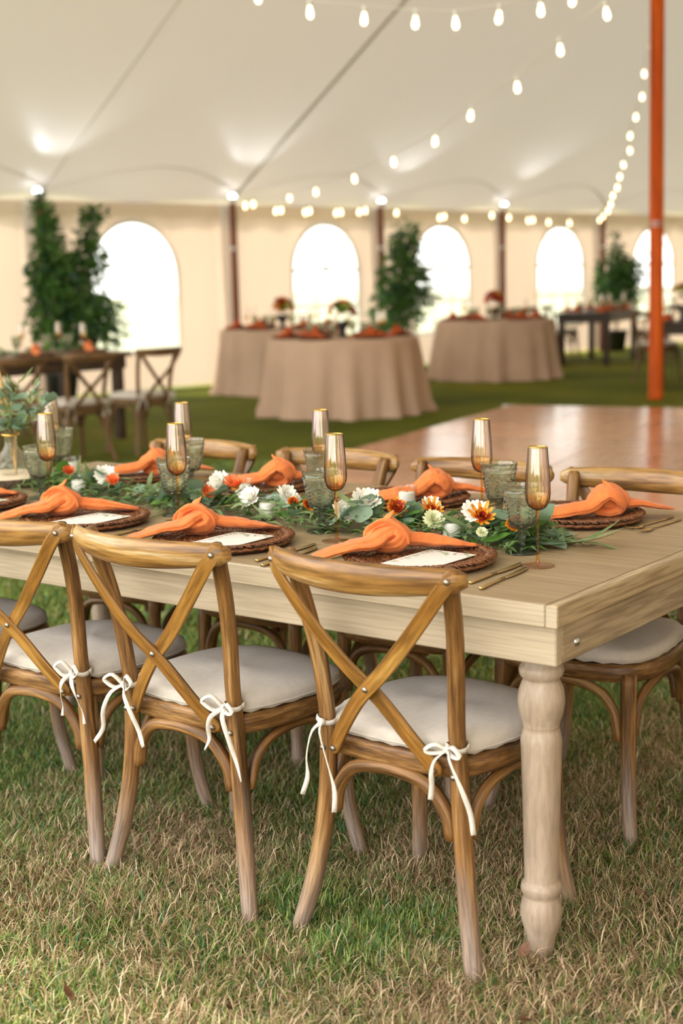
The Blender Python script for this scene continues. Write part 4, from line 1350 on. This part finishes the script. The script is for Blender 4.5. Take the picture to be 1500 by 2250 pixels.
flower('rust', 'small rust bloom left of the second near goblet', -.965, .455, .035, .9, VY+.4, .85)
flower('rust', 'small rust bloom beside the leaning white chrysanthemum', -1.03, .478, .035, .9, VY, .7)
flower('coral', 'coral orange chrysanthemum standing beside a votive at mid garland', -1.265, .525, .048, .5, VY-.4, 1.2)
flower('coral', 'coral orange bloom just right of the third near flute', -1.33, .47, .036, 1.0, VY+.6, .9)
flower('coral', 'coral orange bloom farthest left in the garland', -1.96, .56, .042, .8, VY, .8)
flower('coral', 'coral orange bloom beside the farthest left white chrysanthemum', -1.73, .525, .035, .9, VY-.3, .85)
flower('pom', 'tiny pale pompon bloom near the right end of the garland', -.425, .415, .022, .9, VY, .6)

# wood slice with vase and greenery at the left end
M_slice, nt, b, o = new_mat('wood_slice_face')
mp = coords(nt, (1, 1, 1), False)
wv = N(nt, 'ShaderNodeTexWave', i_Scale=28.0, i_Distortion=1.5); wv.wave_type = 'RINGS'; wv.rings_direction = 'Z'
nt.links.new(mp.outputs[0], wv.inputs['Vector'])
rp = ramp(nt, [(0.2, (0.55, 0.42, 0.27)), (0.8, (0.74, 0.62, 0.45))]); nt.links.new(wv.outputs['Fac'], rp.inputs[0])
nt.links.new(rp.outputs[0], b.inputs['Base Color']); b.inputs['Roughness'].default_value = 0.7
M_bark = simple('bark', (0.09, 0.055, 0.03), 0.9, 0, 0.5, 40, 0.9, 60)
SLC = (-2.275, .585)
t = thing('wood_slice', 'round wood slice with bark edge under the bubbled vase', 'wood slice', (SLC[0], SLC[1], TH))
g = MB(); g.lathe([(0, 0), (.125, 0), (.132, .006), (.134, .018), (.130, .029)], 40, ribs=5, ramp_=.015); put('bark', g.mesh('bark', M_bark), t)
g = MB(); g.lathe([(.130, .029), (.128, .031), (.06, .031), (0, .031)], 40, ribs=5, ramp_=.015); put('cut_face', g.mesh('cut_face', M_slice), t)
VS = (-2.262, .592)
t = thing('bud_vase', 'clear bubbled glass bottle vase with gold rim on the wood slice', 'vase', (VS[0], VS[1], TH+.0315))
vp_ = [(0, 0), (.034, 0), (.039, .006), (.040, .02), (.0395, .042), (.037, .05), (.0385, .056), (.033, .070), (.027, .078), (.0225, .084), (.0195, .090), (.019, .108), (.021, .122)]
g = MB(); g.lathe(vp_, 32, ribs=12, ramp_=.02); put('body', g.mesh('body', M_vase), t)
g = MB(); g.lathe([(.021, .121), (.0275, .123), (.0285, .1265), (.0275, .129), (.0205, .127), (.0205, .121)], 28); put('rim', g.mesh('rim', M_goldrim), t)
def sprig_bunch(label, base, seed):
    t = thing('eucalyptus_bunch', label, 'greenery', base)
    rd = random.Random(seed)
    ends = [(.02, .02, .15), (.07, .06, .13), (.11, .085, .10), (-.03, -.02, .16), (-.08, -.06, .12), (.05, -.02, .17), (.0, .05, .18), (.085, .03, .06), (.13, .09, .125), (-.05, .02, .13), (.06, .07, .17)]
    for e in ends:
        g = MB()
        pts = [(rd.uniform(-.006, .006), rd.uniform(-.006, .006), -.06), (e[0]*.1, e[1]*.1, .01), (e[0]*.55, e[1]*.55, e[2]*.62), (e[0], e[1], e[2])]
        pa = smoothpath(pts, 16)
        g.tube(pa, [.0018]*10+[.0012]*6, 5)
        put('stem', g.mesh('stem', M_twig), t)
        for k in range(9):
            q = pa[min(15, 6+k)]
            me = LR[rd.randrange(3)] if rd.random() < .55 else LN[rd.randrange(3)]
            yaw = rd.uniform(0, 6.28)
            put('leaf', me, t, q, (rd.uniform(-.3, .9), rd.uniform(-.7, .7), yaw), rd.uniform(.7, 1.05))
    return t
sprig_bunch('loose eucalyptus bunch standing in the bubbled vase', (VS[0], VS[1], TH+.0315+.118), 5)
M_pamp = simple('dried_grass', (0.80, 0.55, 0.24), 0.7, 0, 0.2, 40)
t = thing('dried_grass_plume', 'tall golden dried grass plume rising from behind the eucalyptus bunch', 'dried grass', (VS[0]-.02, VS[1]+.03, TH+.03))
g = MB(); rd = random.Random(21)
for i in range(60):
    a = rd.uniform(0, 6.28); r_ = rd.random()**.5
    tx, ty = -.055, -.04
    g.tube([(.002*math.cos(a), .002*math.sin(a), .0), (.014*r_*math.cos(a)-.004, .014*r_*math.sin(a), .15), (.02*r_*math.cos(a)+tx*.5, .02*r_*math.sin(a)+ty*.5, .26), (.012*r_*math.cos(a)+tx, .012*r_*math.sin(a)+ty, .40+rd.uniform(-.03, .03))], [.0012, .0012, .0012, .0005], 4)
o_ = put('plume', g.mesh('plume', M_pamp), t); o_['kind'] = 'stuff'
g = MB(); g.tube([(0, 0, 0), (0, 0, .08)], .004, 6); put('stalk', g.mesh('stalk', M_pamp), t)

# ------------------------------------------------------------------ background: round tables with cloths
def cloth_mesh(rt, rf, h, seed):
    rd = random.Random(seed)
    ph = [rd.uniform(0, 6) for _ in range(4)]
    g = MB()
    n = 120
    rows = [(0.0, h), (rt*.6, h), (rt*.97, h), (rt*1.0, h-.006), (rt*1.004, h-.02)]
    zs = [.88, .74, .58, .42, .26, .12, .03, -.03]
    V = []
    for r, z in rows:
        for i in range(n):
            a = 2*PI*i/n
            V.append((r*math.cos(a), r*math.sin(a), z))
    for z in zs:
        s = 1-z
        for i in range(n):
            a = 2*PI*i/n
            w = (math.sin(14*a+ph[0]+.8*math.sin(3*a+ph[3]))+.7*math.sin(21*a+ph[1]+.5*s)+.5*math.sin(9*a+ph[2]))*.5
            w = math.copysign(abs(w)**.75, w)
            r = rt+(rf-rt)*s+.075*s**.9*w+(.03*max(0, w)*(s > .9))
            V.append((r*math.cos(a), r*math.sin(a), h*z))
    K = len(rows)+len(zs)
    F = [(k*n+i, (k+1)*n+i, (k+1)*n+(i+1) % n, k*n+(i+1) % n) for k in range(K-1) for i in range(n)]
    g.add(V, F)
    return g.mesh('tablecloth', M_cloth)
bclear = M_clear
def centrepiece(label, x, y, seed, sc=1.0):
    t = thing('flower_centrepiece', label, 'centrepiece', (x, y, .761), 0)
    g = MB(); g.lathe([(0, 0), (.05, 0), (.05, .01), (.028, .03), (.03, .07), (.062, .10), (.075, .15), (.07, .16)], 20); put('urn', g.mesh('urn', M_black), t, scale=sc)
    rd = random.Random(seed)
    for mat, cnt, s0 in ((M_rust, 5, 1.9), (M_orange, 4, 1.8), (M_gctr, 4, 1.5), (M_coral, 3, 1.8)):
        pm = petals_mesh(12, 4, .045, .02, .1, mat, 'bloom')
        for i in range(cnt):
            a = rd.uniform(0, 6.28); e = rd.uniform(.1, 1.5)
            d = Vector((math.cos(a)*math.cos(e), math.sin(a)*math.cos(e), math.sin(e)))
            o_ = put('bloom', pm, t, Vector((0, 0, .23))*sc+d*.11*sc, d.to_track_quat('Z', 'Y').to_euler(), s0*sc*.75)
    for i in range(26):
        a = rd.uniform(0, 6.28); e = rd.uniform(-.5, 1.2)
        d = Vector((math.cos(a)*math.cos(e), math.sin(a)*math.cos(e), math.sin(e)))
        put('leaf', LG[i % 2], t, Vector((0, 0, .2))*sc+d*.08*sc, d.to_track_quat('Y', 'Z').to_euler(), 1.9*sc)
def round_table(nm, x, y, seed, cplab):
    t = thing('round_table', 'round table hidden under the taupe cloth, '+nm, 'table', (x, y, 0))
    g = MB(); g.lathe([(0, .72), (.77, .72), (.775, .735), (.77, .75), (0, .75)], 40); put('tabletop', g.mesh('tabletop', M_dtop), t)
    for a in (45, 135, 225, 315):
        g = MB(); g.tube([(.45*math.cos(R(a)), .45*math.sin(R(a)), .72), (.5*math.cos(R(a)), .5*math.sin(R(a)), -.027)], .015, 8); put('leg', g.mesh('leg', M_steel), t)
    c = put('tablecloth', cloth_mesh(.785, .87, .757, seed), None, (x, y, 0))
    tag(c, 'floor-length taupe tablecloth on the '+nm, 'tablecloth', 'taupe tablecloths')
    centrepiece(cplab, x, y, seed)
    POS = ['right', 'back right', 'back left', 'left', 'front left', 'front', ]
    for k, pz in enumerate(['right', 'far right', 'far left', 'left', 'near left', 'near right']):
        a = YAW+2*PI*k/6
        ca, sa = math.cos(a), math.sin(a)
        lab = ' at the %s of the %s' % (pz, nm)
        make_charger('dark rattan charger'+lab, (x+.56*ca, y+.56*sa, .7585), 0, 'chargers on the round tables')
        n_ = put('knotted_napkin', NAPD, None, (x+.56*ca, y+.56*sa, .772), (0, 0, a), 1.1)
        tag(n_, 'burnt orange knotted napkin'+lab, 'napkin', 'napkins on the round tables')
        b_ = a+.38
        make_flute('amber flute'+lab, (x+.47*math.cos(b_), y+.47*math.sin(b_), .7585), 'flutes on the round tables')
        b_ = a+.2
        make_goblet('pressed glass goblet'+lab, (x+.34*math.cos(b_), y+.34*math.sin(b_), .7585), 'goblets on the round tables')
round_table('nearest round table', -7.704, 9.566, 31, 'red and orange flower arrangement in a dark urn on the nearest round table')
round_table('hindmost left round table', -10.108, 11.525, 32, 'red and orange flower arrangement in a dark urn on the hindmost round table')
round_table('farthest right round table', -8.773, 14.407, 33, 'red and green flower arrangement in a dark urn on the farthest right round table')

# dark farm tables
def dark_table(label, cx, cy, L_, W_, rz, top):
    t = thing('farm_table', label, 'table', (cx, cy, 0), rz)
    for i in range(4):
        g = MB(); g.box((0, -W_/2+W_/4*(i+.5), .74), (L_, W_/4-.003, .04), bev=.003); put('plank', g.mesh('plank', top), t)
    for y in (-W_/2+.04, W_/2-.04):
        g = MB(); g.box((0, y, .665), (L_-.1, .025, .108), bev=.003); put('apron', g.mesh('apron', M_drk), t)
    for x in (-L_/2+.06, L_/2-.06):
        g = MB(); g.box((x, 0, .665), (.025, W_-.16, .106), bev=.003); put('apron', g.mesh('apron', M_drk), t)
        for y in (-W_/2+.09, W_/2-.09):
            g = MB(); g.box((x*.96, y, .346), (.085, .085, .746), bev=.006); put('leg', g.mesh('leg', M_drk), t)
    return t
dark_table('dark brown farm table with chairs before the large left arched window', -8.68, 5.68, 2.44, 1.02, TANG, M_dtop)
DR = math.atan2(.975, -.22)
dark_table('dark farm table beyond the farthest round table, left of the thick orange pole', -8.93, 17.78, 1.95, .86, DR, M_drk)
dark_table('dark farm table cut by the right picture edge, behind the thick orange pole', -5.40, 14.60, 2.44, 1.05, TANG, M_drk)
def spot(nm, maker, x, y, lab, grp): maker(lab, (x, y, .7612), grp)
for x, y, w in [(-8.954, 6.36, 'second from the right'), (-8.80, 5.80, 'third from the right'), (-8.888, 6.75, 'right-hand'), (-8.42, 6.62, 'front right corner')]:
    make_flute('amber flute on the brown left background table, '+w, (x, y, .7612), 'flutes on the left background table')
for x, y, w in [(-8.72, 6.45, 'right of the flutes'), (-8.60, 6.60, 'nearest its right end'), (-8.78, 6.15, 'amid the flutes'), (-8.9, 5.45, 'farthest left')]:
    make_goblet('pressed glass goblet on the brown left background table, '+w, (x, y, .7612), 'goblets on the left background table')
for x, y, w in [(-8.30, 5.95, 'middle'), (-8.28, 6.55, 'right end'), (-8.35, 5.3, 'left end')]:
    make_charger('dark charger on the brown left background table, '+w, (x, y, .761), 0, 'chargers on the left background table')
    n_ = put('knotted_napkin', NAPS[0], None, (x, y, .776), (0, 0, 1.2), 1.0)
    tag(n_, 'orange napkin on the brown left background table, '+w, 'napkin', 'napkins on the left background table')
g_ = thing('leafy_runner', 'green leaf runner along the brown left background table', 'garland', (-8.68, 5.68, .762), TANG)
rd = random.Random(41)
for i in range(90):
    put('leaf', (LG+LR)[i % 5], g_, (rd.uniform(-1.0, 1.0), rd.gauss(0, .05), rd.uniform(.005, .04)), (rd.uniform(-.2, .7), rd.uniform(-.6, .6), rd.uniform(0, 6.28)), rd.uniform(1.2, 1.8))
for tb, pts in (('dark table beyond the round tables', [(-8.55, 17.15, 'front right'), (-9.05, 17.0, 'front left'), (-8.75, 17.8, 'back right'), (-9.2, 17.6, 'back left'), (-8.8, 18.4, 'far end right'), (-9.3, 18.2, 'far end left')]), ('dark table cut by the right edge', [(-5.95, 13.65, 'front left'), (-5.5, 13.6, 'front middle'), (-5.75, 14.4, 'back left'), (-5.2, 14.2, 'back right')])):
    for k, (x, y, w) in enumerate(pts):
        n_ = put('knotted_napkin', NAPD, None, (x, y, .762), (0, 0, .6+k), 1.15)
        tag(n_, 'burnt orange napkin at the %s of the %s' % (w, tb), 'napkin', 'napkins on the right dark tables')
        make_flute('amber flute at the %s of the %s' % (w, tb), (x-.12, y+.2, .7612), 'flutes on the right dark tables')
        make_goblet('pressed glass goblet at the %s of the %s' % (w, tb), (x+.1, y+.22, .7612), 'goblets on the right dark tables')
centrepiece('dried brown and red flower arrangement on the dark table behind the thick orange pole', -5.92, 14.05, 36, 1.15)

# background chairs
LF = TANG          # facing -v: towards the left sidewall
for k, (x, y, rz, lab) in enumerate([(-7.22, 6.12, LF+.05, 'rightmost dark cross-back chair at the brown left background table'), (-7.20, 5.36, LF-.02, 'second dark cross-back chair from the right at the brown left background table'), (-7.28, 4.72, LF+.04, 'third dark cross-back chair from the right at the brown left background table'),
                                     (-9.35, 6.3, LF+PI, 'dark cross-back chair on the far side of the brown left background table, right'), (-9.45, 5.6, LF+PI, 'dark cross-back chair on the far side of the brown left background table, left'),
                                     (-9.55, 17.3, DR-PI, 'dark cross-back chair at the left side of the dark table beyond the round tables'), (-9.68, 18.0, DR-PI, 'dark cross-back chair at the back left of the dark table beyond the round tables'), (-8.05, 17.9, DR, 'dark cross-back chair at the right side of the dark table beyond the round tables'),
                                     (-9.55, 16.55, DR-PI/2-.3, 'dark cross-back chair at the near left end of the dark table beyond the round tables'),
                                     (-6.5, 14.6, LF+PI, 'dark cross-back chair on the left side of the dark table cut by the right edge')]):
    make_chair(lab, (x, y, 0), rz, True, 'dark chairs at the background tables', 20+k, bolts=False)

# ------------------------------------------------------------------ potted climbing plants at the poles
def plant(label, base, blobs, stems, seed, nl):
    t = thing('potted_tree', label, 'plant', base)
    g = MB(); g.lathe([(0, 0), (.16, 0), (.2, .30), (.215, .31), (.215, .35), (.19, .35), (.18, .32), (0, .32)], 24); put('pot', g.mesh('pot', M_black), t)
    for p in stems:
        g = MB(); g.tube(smoothpath(p, 14), [.016-.0009*i for i in range(14)], 6); put('stem', g.mesh('stem', M_twig), t)
    r = np.random.default_rng(seed)
    tot = sum(b_[6]*1.0 for b_ in blobs)
    VV, FF, CC = [], [], []
    for (x, y, z, a, b_, c, wgt) in blobs:
        n = int(nl*wgt/tot)
        d = r.normal(size=(n, 3)); d /= np.linalg.norm(d, axis=1)[:, None]
        rad = r.random(n)**.45
        P = np.array([x, y, z])+d*rad[:, None]*np.array([a, b_, c])
        for k in range(n):
            ax = r.normal(size=3)*.6+d[k]*.5+np.array([0, 0, -.35]); ax /= np.linalg.norm(ax)
            sd_ = np.cross(ax, r.normal(size=3)); sd_ /= np.linalg.norm(sd_)
            L_ = r.uniform(.08, .15); w_ = L_*.2
            o_ = len(VV)
            nn = np.cross(ax, sd_)
            p = P[k]
            VV += [p, p+ax*L_*.45+sd_*w_+nn*.01, p+ax*L_, p+ax*L_*.45-sd_*w_+nn*.01]
            FF.append((o_, o_+1, o_+2, o_+3))
            s = r.random()
            c_ = np.array([.025, .075, .02])*(1-s)+np.array([.12, .26, .05])*s
            if r.random() < .10: c_ = np.array([.03, .07, .075])
            CC += [c_]*4
    me = bpy.data.meshes.new('foliage')
    me.from_pydata([tuple(v) for v in VV], [], FF)
    at_ = me.attributes.new('tint', 'FLOAT_COLOR', 'POINT')
    at_.data.foreach_set('color', np.concatenate([np.array(CC), np.ones((len(CC), 1))], 1).astype(np.float32).ravel())
    me.materials.append(M_fol)
    f_ = put('foliage', me, t); f_['kind'] = 'stuff'
    return t
# offsets below are along the wall (local x after the turn) and into the tent
def plant_at(u, v, label, blobs, stems, seed, nl):
    t = plant(label, T(u, v, 0), blobs, stems, seed, nl)
    t.rotation_euler = (0, 0, TANG)
plant_at(-2.40, .45, 'tall dark green climbing plant around the leftmost side pole', [(.18, 0, 1.0, .58, .3, .42, 6), (-.02, 0, 1.45, .34, .25, .36, 3.2), (-.10, 0, 1.9, .17, .15, .30, 1.1), (-.13, .04, 2.2, .10, .10, .22, .35), (.46, 0, 1.62, .25, .2, .30, 1.6), (.50, 0, 1.98, .12, .12, .22, .4), (.56, 0, 2.18, .18, .12, .08, .25), (.66, 0, .85, .22, .2, .5, 1.0)],
         [[(0, 0, .3), (-.05, 0, 1.2), (-.13, 0, 2.35)], [(.05, 0, .3), (.25, 0, 1.2), (.52, 0, 2.2)], [(0, .05, .3), (.3, 0, .8), (.7, 0, 1.3)]], 51, 4000)
plant_at(3.50, .5, 'bushy green plant in front of the third side pole between arched windows', [(.02, 0, 1.3, .42, .3, .5, 4), (.12, 0, 1.85, .25, .22, .3, 1.3), (-.12, 0, .85, .5, .3, .4, 2.6), (.38, 0, 1.2, .36, .2, .45, 1.1)],
         [[(0, 0, .3), (0, 0, 1.2), (.05, 0, 2.1)], [(0, 0, .3), (-.2, 0, .9), (-.35, 0, 1.5)], [(0, 0, .3), (.2, 0, .9), (.45, 0, 1.6)]], 52, 2300)
plant_at(8.85, .6, 'low bushy green plant at the fifth side pole behind the dark tables', [(0, 0, 1.2, .5, .32, .42, 4), (.35, 0, 1.35, .3, .25, .3, 1.5), (-.05, 0, 1.75, .12, .1, .30, .4), (.1, 0, 1.0, .62, .3, .3, 2.0)],
         [[(0, 0, .3), (0, 0, 1.0), (-.05, 0, 2.1)], [(0, 0, .3), (.2, 0, .9), (.45, 0, 1.5)]], 53, 2000)

# ------------------------------------------------------------------ grass blades
def grass(name, label, n, dmin, dmax, half, hrange, wrange, seed):
    r = np.random.default_rng(seed)
    d = np.sqrt(r.random(n)*(dmax**2-dmin**2)+dmin**2)*r.uniform(.97, 1.06, n)
    a = np.clip(r.normal(0, half, n), -3*half, 3*half)   # thins out to the sides, no hard edge
    fx, fy = -math.sin(YAW), math.cos(YAW)
    x = CAM.x+d*fx+d*a*math.cos(YAW)
    y = CAM.y+d*fy+d*a*math.sin(YAW)
    # keep off the dance floor
    lx = (x-D0.x)*E1.x+(y-D0.y)*E1.y; ly = (x-D0.x)*E2.x+(y-D0.y)*E2.y
    keep = ~((lx > -.03) & (lx < .91*NX+.23) & (ly > -.03) & (ly < .91*NY+.2))
    x, y, d = x[keep], y[keep], d[keep]
    n = len(x)
    cl = vnoise(x*9, y*9, 3)
    big = .55*vnoise(x*2.1+4, y*2.1, 5)+.3*vnoise(x*5.3, y*5.3+9, 8)+.15*vnoise(x*14, y*14, 2)
    # worn, straw-coloured lawn around the near end of the table; greener to the left
    side = np.clip((x+.7)*.24+(-y+.1)*.08, -.35, .25)
    pd = np.clip((big-.47)*1.6+.30+side, .08, .68)*np.where(d > 4.8, .5, 1.0)
    dry = r.random(n) < pd
    h = r.uniform(*hrange, n)*(.6+.8*cl)*np.where(dry, 1.12, 1.0)
    w = r.uniform(*wrange, n)*np.where(dry, .62, 1.0)
    yaw = r.uniform(0, 2*PI, n)
    lean = np.where(dry, r.uniform(.8, 1.58, n), r.uniform(.35, 1.45, n))
    dx, dy = np.cos(yaw), np.sin(yaw)
    sx_, sy_ = -dy, dx
    # some blades turn their flat side sideways
    tw = r.uniform(-.8, .8, n)
    sx2, sy2 = sx_*np.cos(tw)-sy_*np.sin(tw), sx_*np.sin(tw)+sy_*np.cos(tw)
    l1 = lean*.6
    z0 = np.where(dry, r.random(n)**2*.024, 0)
    m1 = np.stack([x+dx*np.sin(l1)*h*.5, y+dy*np.sin(l1)*h*.5, z0+np.cos(l1)*h*.5], 1)
    l2 = np.minimum(lean*r.uniform(.7, 1.4, n), 1.62)
    tp = m1+np.stack([dx*np.sin(l2)*h*.5, dy*np.sin(l2)*h*.5, np.cos(l2)*h*.5], 1)
    sd_ = np.stack([sx2, sy2, np.zeros(n)], 1)
    b0 = np.stack([x, y, z0-.003], 1)
    V = np.stack([b0-sd_*w[:, None]*.5, b0+sd_*w[:, None]*.5, m1+sd_*w[:, None]*.42, m1-sd_*w[:, None]*.42, tp], 1).reshape(-1, 3)
    V[:, 2] = np.maximum(V[:, 2], .001)-.028
    idx = np.arange(n)*5
    q = np.stack([idx, idx+1, idx+2, idx+3], 1)
    t3 = np.stack([idx+3, idx+2, idx+4], 1)
    me = bpy.data.meshes.new(name)
    me.vertices.add(len(V)); me.vertices.foreach_set('co', V.astype(np.float32).ravel())
    loops = np.concatenate([q.ravel(), t3.ravel()])
    me.loops.add(len(loops)); me.loops.foreach_set('vertex_index', loops.astype(np.int32))
    me.polygons.add(2*n)
    me.polygons.foreach_set('loop_start', np.concatenate([np.arange(n)*4, 4*n+np.arange(n)*3]).astype(np.int32))
    me.update(calc_edges=True)
    s = r.random(n)[:, None]
    gcol = np.array([.055, .115, .018])*(1-s)+np.array([.36, .50, .13])*s**1.5
    blu = (r.random(n) < .12)[:, None]
    gcol = np.where(blu, np.array([.09, .26, .12]), gcol)
    yel = (r.random(n) < .15)[:, None]
    gcol = np.where(yel, np.array([.30, .31, .07]), gcol)
    dk = r.random(n)[:, None]**1.5
    dcol = np.array([.20, .110, .048])*(1-dk)+np.array([.90, .70, .46])*dk
    col = np.where(dry[:, None], dcol, gcol)
    C = np.repeat(np.concatenate([col, np.ones((n, 1))], 1), 5, 0).astype(np.float32)
    at_ = me.attributes.new('tint', 'FLOAT_COLOR', 'POINT'); at_.data.foreach_set('color', C.ravel())
    me.materials.append(M_grass)
    o_ = put(name, me)
    tag(o_, label, 'grass', kind='stuff')
grass('grass', 'trodden green and straw-coloured grass under the near side of the long table', 340000, 1.5, 4.6, .27, (.022, .052), (.0024, .0046), 71)
grass('grass', 'greener short grass beyond the long table and beside the dance floor', 180000, 4.5, 10.5, .27, (.03, .06), (.004, .008), 72)
# fallen dry leaves
M_dl = simple('dry_leaf', (0.14, 0.06, 0.028), 0.7, 0, 0.3, 60)
ldm = leaf_round(.016, .045, .6, 'dry_leaf', M_dl)
for k, (x, y, sc, lab) in enumerate([(-.10, .02, 1.0, 'brown fallen leaf on the grass right of the near table leg'), (-.72, -.62, 1.0, 'brown fallen leaf on the grass at the lower left'), (.04, -.19, .9, 'brown fallen leaf in the grass right of the table leg foot'), (-.28, -.80, .8, 'tan fallen leaf near the bottom picture edge')]):
    o_ = put('dry_leaf', ldm, None, (x, y, .012), (.2, .3, k*1.7), sc*.75)
    tag(o_, lab, 'leaf')
